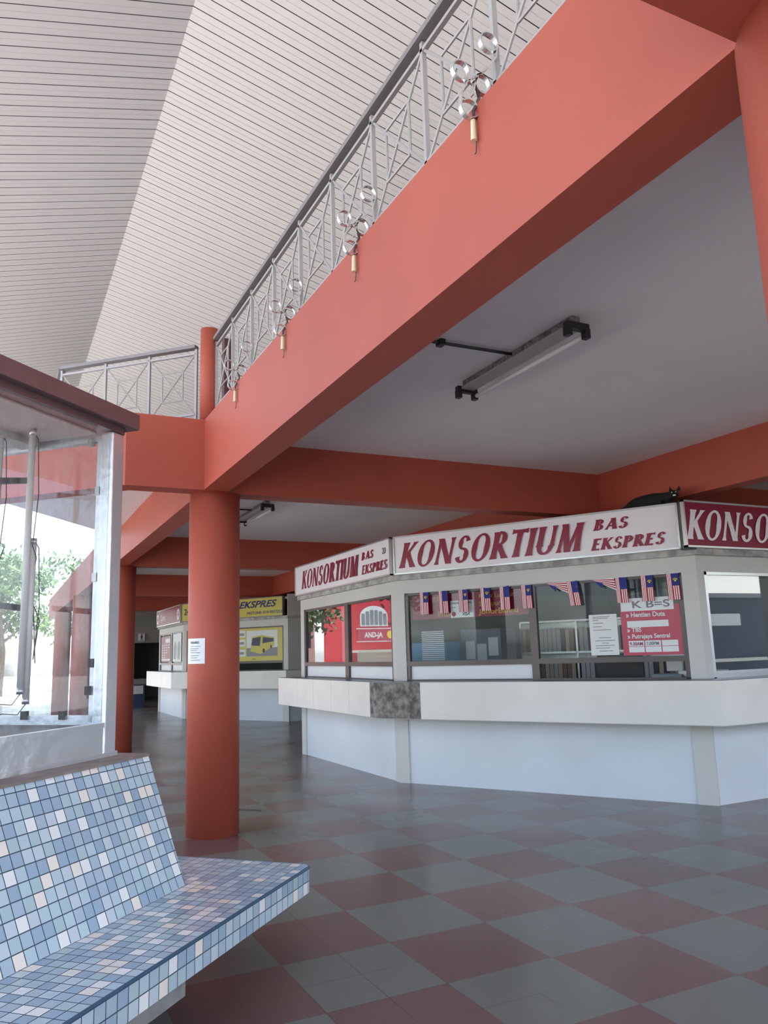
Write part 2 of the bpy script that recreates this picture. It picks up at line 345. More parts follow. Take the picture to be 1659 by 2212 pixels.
struct(MB().prism([(1.86, 0.95), (13, 0.95), (13, 30.1), (1.86, 30.1)], 3.621, 3.64).build('bounce_cut_floor', 'ctop'), 'thin dark sheet added unseen on the upper floor to cut bounced light')  # added dark layer, keeps the slab top from lighting the left roof slope
struct(MB().box(ID, -5, 60, -60, -4.2, -0.124, -0.10).build('bounce_cut_sheet', mat('asphalt', (0.09, 0.088, 0.085), 0.8, noise=0.15, nscale=2)), 'dark asphalt sheet added unseen in front of the hall to cut bounced light')  # added out of view so less ground light reaches beams and left slope
# roof lining: boards with grooves running down both slopes from the ridge
def roof_side(x_end, label):
    mb = MB(); prof = []
    y = 6.957 - 0.188 * 62
    while y < 31:
        prof += [(y - 0.006, 0), (y - 0.0055, 0.05), (y + 0.0055, 0.05), (y + 0.006, 0), (y + 0.090, 0), (y + 0.092, 0.010), (y + 0.097, 0.010), (y + 0.099, 0)]
        y += 0.188
    ze = H_R - TAN * abs(x_end - X_R); n = len(prof)
    mb.v = [(X_R, a, H_R + b) for a, b in prof] + [(x_end, a, ze + b) for a, b in prof]
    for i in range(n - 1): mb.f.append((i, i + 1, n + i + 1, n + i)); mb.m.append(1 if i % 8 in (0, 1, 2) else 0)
    y0, y1 = prof[0][0], prof[-1][0]
    a = len(mb.v); mb.v += [(X_R, y0, H_R + .15), (X_R, y1, H_R + .15), (x_end, y1, ze + .15), (x_end, y0, ze + .15)]; mb.f.append((a, a + 1, a + 2, a + 3)); mb.m.append(0)
    mb.box(ID, x_end - 0.05, x_end + 0.05, y0, y1, ze - 0.15, ze + 0.2)
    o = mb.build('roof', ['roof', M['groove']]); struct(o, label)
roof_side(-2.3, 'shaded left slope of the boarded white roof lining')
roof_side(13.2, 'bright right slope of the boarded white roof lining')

struct(MB().prism([(-2.3, -4.80), (8.5, -4.80), (8.5, -4.70), (-2.3, -4.70)], 5.9, 6.9).prism([(0.2, -4.80), (4.2, -4.80), (4.2, -4.70), (0.2, -4.70)], 6.9, 7.7).build('sky_light_block', 'toilet'), 'unseen board added at the open front end of the roof to block sky light')  # added out of view, holds high sky light off the roof lining
# back wall with toilet doorway
wb_ = MB(); wb_.box(ID, 3.3, 4.35, 30, 30.15, 0, 3.5).box(ID, 5.9, 13, 30, 30.15, 0, 3.5).box(ID, 4.35, 5.9, 30, 30.15, 2.12, 3.5)
for z in (2.75, 2.9, 3.05, 3.2): wb_.box(ID, 3.6, 6, 29.94, 30, z, z + 0.03)
wb_.box(ID, 4.2, 6.0, 29.93, 30.0, 2.10, 2.15)
struct(wb_.build('wall_back', 'toilet'), 'grey back wall above the toilet doorway')
struct(MB().box(ID, 4.0, 6.4, 33.6, 33.7, 0, 3).box(ID, 4.0, 4.1, 30.15, 33.6, 0, 3).box(ID, 6.3, 6.4, 30.15, 33.6, 0, 3).box(ID, 4, 6.4, 30.15, 33.7, 2.95, 3).build('wall_inner', 'toilet'), 'dark lobby behind the toilet doorway')
struct(MB().box(ID, 13, 13.15, 0.9, 31.2, -0.1, 5.2).build('wall_right', 'toilet'), 'far right wall of the hall, raised unseen to block side light')  # part above the slab added to stop light from the right
struct(MB().box(ID, 3.3, 13, 31.0, 31.15, 3.62, 7.4).build('gable_light_block', 'toilet'), 'unseen wall added at the far gable to block light above the upper floor')  # added out of view to keep the left roof slope darker

# ------------------------------------------------------------------ railings
def rail_panel(mb, F, u0, u1, zb, zt):
    """X of bars with a rectangle round its crossing"""
    r = 0.008
    def L(a, b): mb.tube([F.p(a[0], 0, a[1]), F.p(b[0], 0, b[1])], r, 6)
    L((u0, zt), (u1, zb)); L((u0, zb), (u1, zt))
    w = (u1 - u0); h = zt - zb; a, b = u0 + 0.27 * w, u1 - 0.27 * w; c, d = zb + 0.25 * h, zt - 0.25 * h
    L((a, c), (a, d)); L((b, c), (b, d)); L((a, d), (b, d)); L((a, c), (b, c))
def railing(F, us, label, zf=3.62, top=4.50, wpost=0.012):
    t = thing('railing', label, 'railing')
    u0, u1 = us[0], us[-1]; a, b = min(u0, u1), max(u0, u1)
    MB().box(F, a, b, -0.035, 0.035, top - 0.032, top).build('handrail', 'rail_dark', t)
    MB().box(F, a, b, -0.012, 0.012, 4.405, 4.425).build('middle_rail', 'rail', t)
    MB().box(F, a, b, -0.012, 0.012, 3.795, 3.815).build('bottom_rail', 'rail', t)
    for u in us: MB().box(F, u - wpost, u + wpost, -wpost, wpost, zf, top - 0.04).build('post', 'rail', t)
    for i in range(len(us) - 1):
        mb = MB(); rail_panel(mb, F, us[i] + 0.014, us[i + 1] - 0.014, 3.81, 4.41); mb.build('lattice', 'rail', t)
    return t
Fm = Frame((1.74, 0), (0, -1))  # u = -y, outward = -x
ys = [6.98, 6.40, 5.82, 5.25, 4.68, 4.10, 3.51, 2.925, 2.34, 1.755, 1.17]
rm = railing(Fm, [-y for y in ys], 'long silver lattice railing with dark handrail above the salmon beam')
# scroll brackets hung on the outer side of every second post
def scroll(y):
    Q = lambda p: (p[0], y, p[1]); fb = (0.011, 0.0028, (0, 1, 0))
    def curl(cx, cz, rx, rz, a0, a1, pre=(), post=()):
        n = 26; pts = list(pre)
        for k in range(n + 1):
            q = k / n; A = math.radians(a0 + (a1 - a0) * q); f = 1 - 0.10 * q; pts.append((cx + rx * f * math.cos(A), cz + rz * f * math.sin(A)))
        return [Q(p) for p in pts + list(post)]
    mb = MB()
    mb.tube(curl(1.692, 3.963, .043, .045, -35, 330, pre=((1.632, 3.79), (1.68, 3.84), (1.722, 3.90))), 0, flat=fb)
    mb.tube(curl(1.549, 3.787, .040, .042, -80, -440, pre=((1.628, 3.775), (1.60, 3.752))), 0, flat=fb)
    mb.tube(curl(1.650, 3.755, .036, .046, 120, 470, pre=((1.60, 3.69), (1.612, 3.75))), 0, flat=fb)
    mb.tube(curl(1.582, 3.625, .042, .042, 165, 500, pre=((1.615, 3.785), (1.575, 3.74), (1.545, 3.68))), 0, flat=fb)
    mb.tube([Q((1.62, 3.785)), Q((1.645, 3.80)), Q((1.672, 3.79)), Q((1.70, 3.75))], 0, flat=fb)
    o = mb.build('scroll_bracket', 'silver', rm)
    m2 = MB(); m2.tube([Q((1.615, 3.76)), Q((1.632, 3.69)), Q((1.600, 3.62)), Q((1.600, 3.57))], 0.007, 8); m2.tube([Q((1.60, 3.60)), Q((1.607, 3.49)), Q((1.603, 3.44)), Q((1.597, 3.432))], 0.0025, 6)
    m2.build('bracket_stem', 'rust', o)
    MB().tube([Q((1.597, 3.58)), Q((1.596, 3.49))], [0.010, 0.013], 10).build('bulb_holder', 'bulb', o)
for y in (2.32, 3.49, 4.65, 5.81): scroll(y)
Fl = Frame((0.475, 8.32), (1.155, -1.10))
Ll = math.hypot(1.155, 1.10)
railing(Fl, [0.0, 0.53, 1.04, Ll - 0.03], 'short silver lattice railing left of the stub column above the booth roof')
Fk = Frame((0.475, 11.2), (0, -1))
railing(Fk, [0.0, 0.72, 1.44, 2.16, 2.84], 'silver railing running away from the balcony corner, nearly edge on')
stub = MB().prism([(1.69 + 0.083 * math.cos(k * math.pi / 12), 7.06 + 0.083 * math.sin(k * math.pi / 12)) for k in range(24)], 3.62, 4.6).build('post', 'paint')
for p in stub.data.polygons: p.use_smooth = len(p.vertices) == 4
stub.name = 'stub_column'; tag(stub, 'slim round terracotta stub column standing on the beam between the two railings', 'column', kind='structure')
ds = MB().box(ID, 1.93, 2.02, 7.42, 7.52, 3.62, 4.70).build('newel_post', mat('dark_maroon_paint', (0.09, 0.02, 0.02), 0.5)); tag(ds, 'dark maroon newel post just behind the long railing end', 'post')

# ------------------------------------------------------------------ ceiling light fixtures
def ceiling_light(x, y, z, label, ln=1.26, conduit=True, dx=0.0, dz=0.0):
    t = thing('fluorescent_light', label, 'ceiling light', 'twin fluorescent battens' if 'slab' in label else None)
    MB().box(ID, x - 0.03, x + 0.03, y - ln / 2, y + ln / 2, z - 0.06, z - 0.003).build('housing', 'dusty', t)
    for s_ in (-1, 1):
        b = MB(); yy = y + s_ * (ln / 2)
        b.box(ID, x - 0.085, x + 0.085, yy - 0.02, yy + 0.02, z - 0.095, z - 0.05)
        for c in (-0.07, 0.07): b.box(ID, x + c - 0.018, x + c + 0.018, yy - 0.022, yy + 0.022, z - 0.14, z - 0.08)
        b.build('tube_holder', 'black', t)
    MB().box(ID, x - 0.055, x + 0.055, y - ln / 2, y + ln / 2, z - 0.075, z - 0.058).build('reflector', 'rail', t)
    MB().tube([(x + 0.07, y - ln / 2 + 0.03, z - 0.115), (x + 0.07, y + ln / 2 - 0.03, z - 0.115)], 0.016, 12).build('tube', 'tube_off', t, smooth=True)
    if conduit:
        MB().tube([(x - 0.03, y, z - 0.02), (1.9, y + 0.02, z - 0.02)], 0.011, 8).box(ID, x - 0.6, x - 0.56, y - 0.02, y + 0.04, z - 0.04, z - 0.001).build('conduit', 'black', t)
    return t
ceiling_light(3.08, 4.13, 3.5, 'dusty fluorescent batten on the grey slab above the empty floor, conduit to the beam')
ceiling_light(3.08, 10.25, 3.5, 'small fluorescent batten on the grey slab right behind the round column top')
for k, (x, y) in enumerate(((4.6, 23.6), (5.4, 24.0))):
    zz = H_R - TAN * (x - X_R)
    t = thing('roof_light', ['fluorescent batten on the white roof lining seen through the railing lattice', 'fluorescent batten on the white roof lining beside the stub column'][k], 'ceiling light')
    MB().box(ID, x - 0.5, x + 0.5, y - 0.06, y + 0.06, zz - 0.22, zz - 0.1).box(ID, x + 0.3, x + 0.4, y - 0.03, y + 0.03, zz - 0.2, zz + 0.05).build('housing', 'rust', t)
    MB().tube([(x - 0.6, y - 0.1, zz - 0.2), (x + 0.5, y - 0.1, zz - 0.2)], 0.03, 8).build('tube', 'tube_off', t)

# ------------------------------------------------------------------ bold flared capitals
WT = [1.0]
def _st(a, b, w, f=1.45):
    """flared straight stroke from a to b"""
    w = w * WT[0]
    (x0, y0), (x1, y1) = a, b; L_ = math.hypot(x1 - x0, y1 - y0); nx, ny = -(y1 - y0) / L_, (x1 - x0) / L_
    out = []
    prev = None
    for q, k in ((0, f), (0.12, 1.12), (0.35, 1.0), (0.65, 1.0), (0.88, 1.12), (1, f)):
        x, y = x0 + (x1 - x0) * q, y0 + (y1 - y0) * q; h = w * k / 2
        if abs(y1 - y0) > 0.3:  # keep ends level
            l, r = (x - h * (1 if ny == 0 else 1), y), (x + h, y)
        else: l, r = (x + nx * h, y + ny * h), (x - nx * h, y - ny * h)
        if prev: out.append([prev[0], prev[1], r, l])
        prev = (l, r)
    return out
def _arc(cx, cy, rx, ry, a0, a1, wt, wn_):
    out = []; prev = None; n = 22; wt, wn_ = wt * WT[0], wn_ * WT[0]
    for k in range(n + 1):
        A = math.radians(a0 + (a1 - a0) * k / n); c, s_ = math.cos(A), math.sin(A)
        w = wn_ + (wt - wn_) * c * c
        o = (cx + rx * c, cy + ry * s_); i = (cx + (rx - w) * c, cy + (ry - w * 0.8) * s_)
        if prev: out.append([prev[0], prev[1], i, o])
        prev = (o, i)
    return out
def glyph(ch):
    g = []
    if ch == 'K': return _st((.13, 0), (.13, 1), .19) + _st((.18, .44), (.56, 1), .13, 1.6) + _st((.24, .60), (.62, 0), .20, 1.3), .70
    if ch == 'O': return _arc(.37, .5, .37, .53, 0, 360, .20, .09), .80
    if ch == 'N': return _st((.09, 0), (.09, 1), .10, 1.9) + _st((.10, 1), (.62, 0), .20, 1.1) + _st((.64, 0), (.64, 1), .10, 1.9), .80
    if ch == 'S': return _arc(.29, .75, .24, .27, 15, 270, .17, .09) + _arc(.29, .27, .27, .29, 90, -165, .18, .10), .62
    if ch == 'R': return _st((.13, 0), (.13, 1), .19) + _arc(.22, .75, .33, .27, -90, 90, .19, .09) + _st((.26, .50), (.60, 0), .20, 1.3), .68
    if ch == 'P': return _st((.13, 0), (.13, 1), .19) + _arc(.22, .72, .33, .29, -90, 90, .19, .09), .62
    if ch == 'B': return _st((.13, 0), (.13, 1), .19) + _arc(.20, .76, .30, .25, -90, 90, .18, .08) + _arc(.20, .27, .36, .28, -90, 90, .20, .09), .66
    if ch == 'T': return _st((.31, 0), (.31, 1), .19) + _st((.0, .94), (.62, .94), .11, 1.6), .64
    if ch == 'I': return _st((.13, 0), (.13, 1), .19), .30
    if ch == 'U': return _st((.13, .28), (.13, 1), .19, 1.35) + _arc(.35, .30, .31, .32, 180, 360, .17, .10) + _st((.60, .28), (.60, 1), .12, 1.6), .78
    if ch == 'M': return _st((.08, 0), (.12, 1), .10, 1.9) + _st((.14, 1), (.40, 0), .19, 1.1) + _st((.66, 1), (.40, 0), .11, 1.1) + _st((.74, 0), (.68, 1), .18, 1.4), .90
    if ch == 'A': return _st((.06, 0), (.33, 1), .10, 1.6) + _st((.58, 0), (.33, 1), .20, 1.2) + _st((.16, .32), (.48, .32), .10, 1.0), .70
    if ch == 'E': return _st((.13, 0), (.13, 1), .19) + _st((.10, .94), (.50, .94), .11, 1.5) + _st((.12, .52), (.42, .52), .10, 1.4) + _st((.10, .06), (.52, .06), .11, 1.5), .58
    return [], .4
def flared(name, F, s, u0, u1, w, z0, z1, m, parent, shear=0.3):
    x = 0; polys = []; WT[0] = 1.12 if len(s) > 8 else 1.3
    for ch in s:
        g, adv = glyph(ch)
        polys += [[(px + x, py) for px, py in q] for q in g]; x += adv + 0.05
    tot = x - 0.05; h = z1 - z0; k = (u1 - u0 - shear * h) / tot
    mb = MB()
    for i_, q in enumerate(polys): mb.face([F.p(u0 + px * k + shear * h * py, w + 0.00006 * i_, z0 + h * py) for px, py in q])
    return mb.build(name, m, parent)

# ------------------------------------------------------------------ ticket kiosks
A_, B_, C_, D_ = (4.34, 11.86), (4.34, 8.53), (6.15, 5.54), (9.8, 5.54)
def kiosk(dy, label):
    A, B, C, D = [(x, y + dy) for x, y in (A_, B_, C_, D_)]; E_ = (D[0], A[1])
    FL = Frame(A, (0, -1)); FD = Frame(B, (C[0] - B[0], C[1] - B[1])); FR = Frame(C, (1, 0))
    LL, LD, LR = 3.33, math.hypot(C[0] - B[0], C[1] - B[1]), D[0] - C[0]
    t = thing('ticket_kiosk', label, 'ticket kiosk')
    def off(o):
        # offset polygon vertices by o outward
        def inter(F1, F2):
            p = F1.p(0, o, 0); d = F1.d; q = F2.p(0, o, 0); e = F2.d
            det = d[0] * (-e[1]) + e[0] * d[1]; rx, ry = q[0] - p[0], q[1] - p[1]
            s_ = (rx * (-e[1]) + e[0] * ry) / det; return (p[0] + d[0] * s_, p[1] + d[1] * s_)
        a = (A[0] - o, A[1] + max(o, 0) * 0.7); b = inter(FL, FD); c = inter(FD, FR); d = (D[0], D[1] - o)
        return a, b, c, d
    T = 0.10
    a1, b1, c1, d1 = off(0); a2, b2, c2, d2 = off(-T)
    # base wall, header wall
    def band(z0, z1, o0, o1):
        p, q, r, s_ = off(o0); p2, q2, r2, s2 = off(o1)
        mb = MB(); P = [p, q, r, s_]; Q = [p2, q2, r2, s2]
        for i in range(3): mb.prism([P[i], P[i + 1], Q[i + 1], Q[i]], z0, z1)
        return mb
    base = band(0, 1.14, -0.02, -T - 0.02); base.build('base_panel', 'panel', t)
    for F, L_, spans in ((FL, LL, ((0, .18), (LL - .12, LL))), (FD, LD, ((0, .12), (LD - .19, LD))), (FR, LR, ((LR - .15, LR),))):
        for s0, s1 in spans: MB().box(F, s0, s1, -0.11, 0.0, 0, 1.14).build('base_pier', 'wall', t)
    MB().box(FL, -0.01, 0.10, -5.4, -0.001, 0, 2.86).box(FR, LR - .1, LR, -6.2, 0, 0, 2.86).build('back_wall', 'wall', t)
    up = band(2.20, 2.43, 0, -T)
    for F, L_, spans in ((FL, LL, ((0, .14), (LL - .11, LL))), (FD, LD, ((0, .13), (LD - .145, LD))), (FR, LR, ((0, .10), (1.75, 1.85), (LR - .12, LR)))):
        for s0, s1 in spans: up.box(F, s0, s1, -T, 0.0, 1.165, 2.20)
    up.build('upper_wall', 'wall', t)
    band(2.36, 2.425, 0.045, 0).build('ledge', mat('stained_ledge', (0.40, 0.39, 0.37), 0.6, noise=0.35, nscale=9), t)
    # counter
    p, q, r, s_ = off(0.30)
    MB().prism([p, q, r, s_, off(-0.30)[3], off(-0.30)[2], off(-0.30)[1], off(-0.30)[0]], 1.135, 1.165).build('counter_top', 'ctop', t)
    fa = band(0.758, 1.160, 0.31, 0.285)
    fa.prism([(p[0] - .01, p[1]), (p[0] - .01, p[1] + .01), (A[0], A[1] + .22), (A[0], A[1] + .20)], 0.758, 1.160)
    fa.build('counter_fascia', 'laminate', t)
    band(0.750, 0.765, 0.295, 0.0).build('counter_underside', 'wall', t)
    if dy == 0:
        FLf = Frame((A[0] - 0.31, 0), (0, -1))
        pt = MB().box(FLf, -8.66, -q[1] + 0.003, 0.0, 0.004, 0.758, 1.160)
        FDf = Frame(q, FD.d); l2 = (FD.p(0.50, 0.31, 0)[0] - q[0]) / FD.d[0]
        pt.box(FDf, 0, l2, 0.005, 0.012, 0.758, 1.160); pt.build('peeled_patch', 'peeled', t)
        for u in (-11.2, -10.55, -9.9, -9.3): MB().box(FLf, u, u + .006, 0, 0.001, .76, 1.158).build('fascia_joint', 'alu', t)
    # windows
    def window(F, u0, u1, mull, z0=1.165, zt=1.36, z1=2.20, gm='glass', fr='frame', lower=('white', 'white'), w=-0.03):
        f = MB(); k = 0.045
        f.box(F, u0, u0 + k, w - .03, w + .02, z0, z1).box(F, u1 - k, u1, w - .03, w + .02, z0, z1).box(F, u0, u1, w - .03, w + .02, z1 - k * .7, z1)
        f.box(F, u0, u1, w - .03, w + .03, zt - .025, zt + .03).box(F, u0, u1, w - .03, w + .02, z0, z0 + .015)
        if mull: f.box(F, mull[0], mull[1], w - .03, w + .025, z0, z1)
        fo = f.build('window_frame', fr, t)
        spans = [(u0 + k, (mull[0] if mull else u1 - k)), ((mull[1] if mull else None), u1 - k)]
        for i, (a, b) in enumerate(spans):
            if a is None: continue
            MB().box(F, a, b, w - .006, w, zt + .03, z1 - .03).build('pane', gm, fo)
            if lower[i]: MB().box(F, a, b, w - .012, w - .004, z0 + .015, zt - .025).build('lower_board', lower[i], fo)
    window(FL, .14, 3.22, (1.74, 1.86), gm='glass_side')
    window(FD, .13, 3.35, (1.715, 1.80), lower=('white', None))
    if dy: MB().box(FR, -.02, 3.6, 0.0, 0.03, 1.165, 2.93).build('side_wall', 'wall', t)
    window(FR, .10, 1.75, None, gm='glass_side', fr='alu', lower=(None, None), zt=1.20)
    window(FR, 1.85, LR - .12, None, gm='glass_side', fr='alu', lower=(None, None), zt=1.20)
    # roof and ceiling of the kiosk
    MB().prism([(a1[0] + .02, a1[1]), (b1[0] + .02, b1[1]), (c1[0], c1[1] + .02), D, E_], 2.82, 2.875).build('kiosk_roof', 'wall', t)
    MB().prism([(a2[0], a2[1]), (b2[0], b2[1]), (c2[0], c2[1]), (D[0], D[1] + .1), E_], 2.36, 2.40).build('kiosk_ceiling', 'intwall', t)
    return t, FL, FD, FR
def signboard(F, u0, u1, w0, w1, face, label, z0=2.425, z1=2.89, frame='alu'):
    t = thing('sign_board', label, 'sign board')
    k = 0.018
    MB().box(F, u0 + k, u1 - k, w0, w1 - 0.012, z0 + k, z1 - k).build('sign_face', face, t)
    f = MB().box(F, u0, u1, w0, w1, z0, z0 + k).box(F, u0, u1, w0, w1, z1 - k, z1).box(F, u0, u0 + k, w0, w1, z0, z1).box(F, u1 - k, u1, w0, w1, z0, z1)
    f.build('frame', frame, t)
    return t
k1, FL, FD, FR = kiosk(0, 'grey ticket kiosk with cream counter and bunting in its window, right of the middle column')
k2, FL2, FD2, FR2 = kiosk(12.13, 'farther grey ticket kiosk behind the middle column, with yellow bus poster window')
# signs of the near kiosk
s = signboard(FL, -0.02, 3.40, 0.0, 0.09, 'signw', 'white sign board with maroon lettering and number 20, leftmost on the near kiosk')
flared('lettering', FL, 'KONSORTIUM', 0.27, 2.50, 0.081, 2.515, 2.79, 'maroon', s, 0.28)
flared('lettering', FL, 'BAS', 2.55, 2.95, 0.081, 2.70, 2.80, 'maroon', s, 0.3)
flared('lettering', FL, 'EKSPRES', 2.55, 3.34, 0.081, 2.515, 2.63, 'maroon', s, 0.3)
text('number', FL, '20', 3.17, 0.082, 2.71, 0.075, 'ink', s)
s = signboard(FD, 0.045, 3.39, 0.0, 0.09, 'signw', 'large white sign board with maroon lettering above the bunting window')
flared('lettering', FD, 'KONSORTIUM', 0.12, 2.47, 0.081, 2.50, 2.80, 'maroon', s, 0.3)
flared('lettering', FD, 'BAS', 2.53, 2.93, 0.081, 2.695, 2.81, 'maroon', s, 0.35)
flared('lettering', FD, 'EKSPRES', 2.49, 3.28, 0.081, 2.49, 2.61, 'maroon', s, 0.35)
s = signboard(FR, -0.19, 3.6, 0.05, 0.09, 'signm', 'maroon sign board with white lettering cut off at the right edge')
flared('lettering', FR, 'KONSORTIUM', -0.17, 2.15, 0.081, 2.505, 2.80, 'signw', s, 0.28)
flared('lettering', FR, 'BAS', 2.2, 2.6, 0.081, 2.69, 2.80, 'signw', s, 0.3)
flared('lettering', FR, 'EKSPRES', 2.2, 3.1, 0.081, 2.51, 2.62, 'signw', s, 0.3)
cp = MB().prism([FD.p(3.391, .088, 0)[:2], FR.p(-0.188, .05, 0)[:2], FR.p(-0.02, .05, 0)[:2], FR.p(-0.02, -.02, 0)[:2]], 2.41, 2.90).build('corner_post', 'black', k1)  # black filler put into the gap between the two sign boards
# signs of the far kiosk
s = signboard(FL2, -0.02, 3.34, 0.0, 0.09, 'signm', 'maroon sign board with white script and round emblems on the far kiosk')
text('lettering', FL2, 'Cosmic', 0.55, 0.082, 2.58, 0.17, 'signw', s, shear=0.4, bold=0.02)
for u in (0.14, 3.05):
    e = MB().face([FL2.p(u + 0.17 * math.cos(a * math.pi / 12), 0.083, 2.64 + 0.15 * math.sin(a * math.pi / 12)) for a in range(24)]).build('emblem', 'signw', s)
    b = MB().box(FL2, u - 0.06, u - 0.02, .084, .086, 2.56, 2.72).box(FL2, u + 0.02, u + 0.06, .084, .086, 2.56, 2.72).box(FL2, u - 0.10, u + 0.10, .084, .086, 2.62, 2.65); b.build('emblem_mark', 'signm', e)
s = signboard(FD2, 0.0, 3.40, 0.0, 0.09, 'signy', 'yellow sign board with navy lettering and hotline number on the far kiosk', frame='rail_dark')
text('number', FD2, '24', 0.10, 0.082, 2.60, 0.15, 'ink', s, bold=0.02)
text('lettering', FD2, 'MUTIARA', 0.60, 0.082, 2.66, 0.15, 'navy', s, shear=0.35, bold=0.03, sx=1.2)
text('lettering', FD2, 'EKSPRES', 2.00, 0.082, 2.66, 0.155, 'navy', s, shear=0.35, bold=0.035, sx=1.42)
text('hotline', FD2, '09-5616684', 1.20, 0.082, 2.50, 0.065, 'navy', s, bold=0.01, sx=1.2)
text('hotline', FD2, 'HOTLINE: 019-9557253', 2.27, 0.082, 2.50, 0.065, 'navy', s, bold=0.01, sx=1.2)

# ------------------------------------------------------------------ bunting flags
def flag_mesh(F, u0, u1, z0, z1, w, slant=0.0):
    mb = MB(); um = u0 + (u1 - u0) * 0.42; zm = z1 - (z1 - z0) * 0.47; n = 7
    def P(a, b, ww=0): # a 0..1 across, b 0..1 down
        return F.p(u0 + (u1 - u0) * a + slant * b * (u1 - u0), w + 0.006 * math.sin(a * 7 + u0 * 9) + ww, z1 + (z0 - z1) * b)
    def strip(a, b, c, d, mi, seg=4):
        mb.mi = mi
        for k in range(seg):
            q0, q1 = c + (d - c) * k / seg, c + (d - c) * (k + 1) / seg
            mb.face([P(a, q0), P(a, q1), P(b, q1), P(b, q0)])
    for k in range(n): strip((k + (0 if k % 2 == 0 else -.15)) * 0.42 / n, (k + 1 + (-.15 if k % 2 == 0 else 0)) * 0.42 / n, 0, 1, 1 if k % 2 else 0)
    strip(0.42, 1, 0, 0.47, 2)
    for k in range(7): strip(0.42 + k * 0.58 / 7, 0.42 + (k + 1) * 0.58 / 7, 0.47, 1, 1 if k % 2 else 0)
    mb.mi = 3
    for k in range(9):   # crescent
        A, Bq = math.pi * (0.05 + 0.9 * k / 9), math.pi * (0.05 + 0.9 * (k + 1) / 9)
        def C(t, r): return P(0.71 + r * math.cos(t), 0.26 - r * 0.43 * math.sin(t), 0.002)
        mb.face([C(A, 0.19), C(Bq, 0.19), C(Bq, 0.13), C(A, 0.13)])
    mb.face([P(0.71 + (0.10 if k % 2 else 0.06) * math.cos(k * math.pi / 7), 0.27 + (0.05 if k % 2 else 0.03) * math.sin(k * math.pi / 7), 0.003) for k in range(14)])
    return mb
FM = ['flagred', 'flagwhite', 'flagblue', 'flagyellow']
Gf = 'small flags strung along the kiosk window'
fl_spec = [(0.352, 'leftmost striped flag in front of the maroon banner'), (0.610, 'second striped flag from the left, beside the gold characters'), (0.876, 'striped flag hanging over the white card sign'),
           (1.150, 'fourth striped flag, over the gold place names'), (1.392, 'fifth striped flag, near the end of the maroon banner'), (1.650, 'sixth striped flag, just left of the window mullion'),
           (2.172, 'striped flag hanging above the file shelves, first right of the mullion'), (2.690, 'striped flag above the left edge of the rose poster'), (2.955, 'striped flag over the letters of the rose poster'), (3.205, 'rightmost striped flag in the window corner')]
for i, (u, lab) in enumerate(fl_spec):
    sl_ = 0.25 if i in (6,) else (0.06 if i % 2 else 0.02)
    o = flag_mesh(FD, u, u + 0.12, 1.935, 2.195, 0.018, sl_).build('flag', FM); tag(o, 'Malaysian flag, ' + lab, 'flag', Gf)
for u, lab in ((1.93, 'folded flag tilted sideways just right of the mullion'), (2.435, 'folded flag tilted sideways above the typed notice')):
    mb = MB()
    for k in range(9):
        mb.mi = k % 2
        b0, b1 = k / 9, (k + 1) / 9
        def Q(a, b): return FD.p(u + 0.25 * a + 0.02 * b, 0.02 + 0.004 * math.sin(9 * a), 2.195 - (0.005 + 0.125 * a) * b - 0.02 * a * 0)
        for j in range(4): mb.face([Q(j / 4, b0), Q(j / 4, b1), Q((j + 1) / 4, b1), Q((j + 1) / 4, b0)])
    mb.mi = 2; mb.face([FD.p(u + .04, 0.028, 2.175), FD.p(u + .13, 0.03, 2.09), FD.p(u + .13, .03, 2.15)])
    o = mb.build('flag', ['flagwhite', 'flagred', 'flagblue']); tag(o, 'striped ' + lab, 'flag', Gf)
st_ = MB().tube([FD.p(.2, .018, 2.198), FD.p(1.7, .018, 2.192), FD.p(3.33, .018, 2.198)], 0.003, 6).build('bunting_string', 'white'); tag(st_, 'thin white string carrying the flags along the window head', 'string')

# ------------------------------------------------------------------ papers and posters on the windows
def sheet(name, F, u0, u1, z0, z1, w, m, label, cat, skew=0.0):
    mb = MB().box(F, u0, u1, w, w + 0.0015, z0, z1)
    return tag(mb.build(name, m), label, cat)
wI = -0.045
bn = sheet('banner', FD, 0.21, 1.72, 1.875, 2.16, wI, 'maroon', 'maroon banner with gold place names across the top of the left window', 'banner')
text('lettering', FD, 'Kuala Lumpur', 1.10, wI + .003, 2.085, 0.055, 'gold', bn, bold=0.012)
text('lettering', FD, 'Singapura', 1.10, wI + .003, 1.995, 0.055, 'gold', bn, bold=0.012)
text('lettering', FD, 'JohorBahru', 1.10, wI + .003, 1.905, 0.058, 'gold', bn, bold=0.028, sx=1.25)
text('lettering', FD, '吉隆坡', 0.48, wI + .003, 2.08, 0.05, 'gold', bn)
text('lettering', FD, '新山', 0.55, wI + .003, 1.90, 0.06, 'gold', bn)
oc = sheet('card_sign', FD, 0.735, 1.03, 1.878, 2.075, wI + .006, 'paper', 'white online booking and card payment sign over the maroon banner', 'sign')
text('lettering', FD, 'ONLINE BOOKING', 0.745, wI + .009, 2.035, 0.024, 'ink', oc, bold=0.015, sx=.92)
text('lettering', FD, 'www.', 0.745, wI + .009, 1.99, 0.018, 'greyink', oc)
MB().face([FD.p(0.775 + 0.028 * math.cos(a * math.pi / 10), wI + .009, 1.92 + 0.028 * math.sin(a * math.pi / 10)) for a in range(20)]).build('red_disc', 'flagred', oc)
text('lettering', FD, 'VISA', 0.88, wI + .009, 1.90, 0.035, 'ink', oc, shear=0.3, bold=0.03)
nt_ = sheet('notice', FD, 2.375, 2.668, 1.41, 1.828, wI + .02, 'paper', 'white typed notice taped inside the window left of the rose poster', 'notice')
lm = MB()
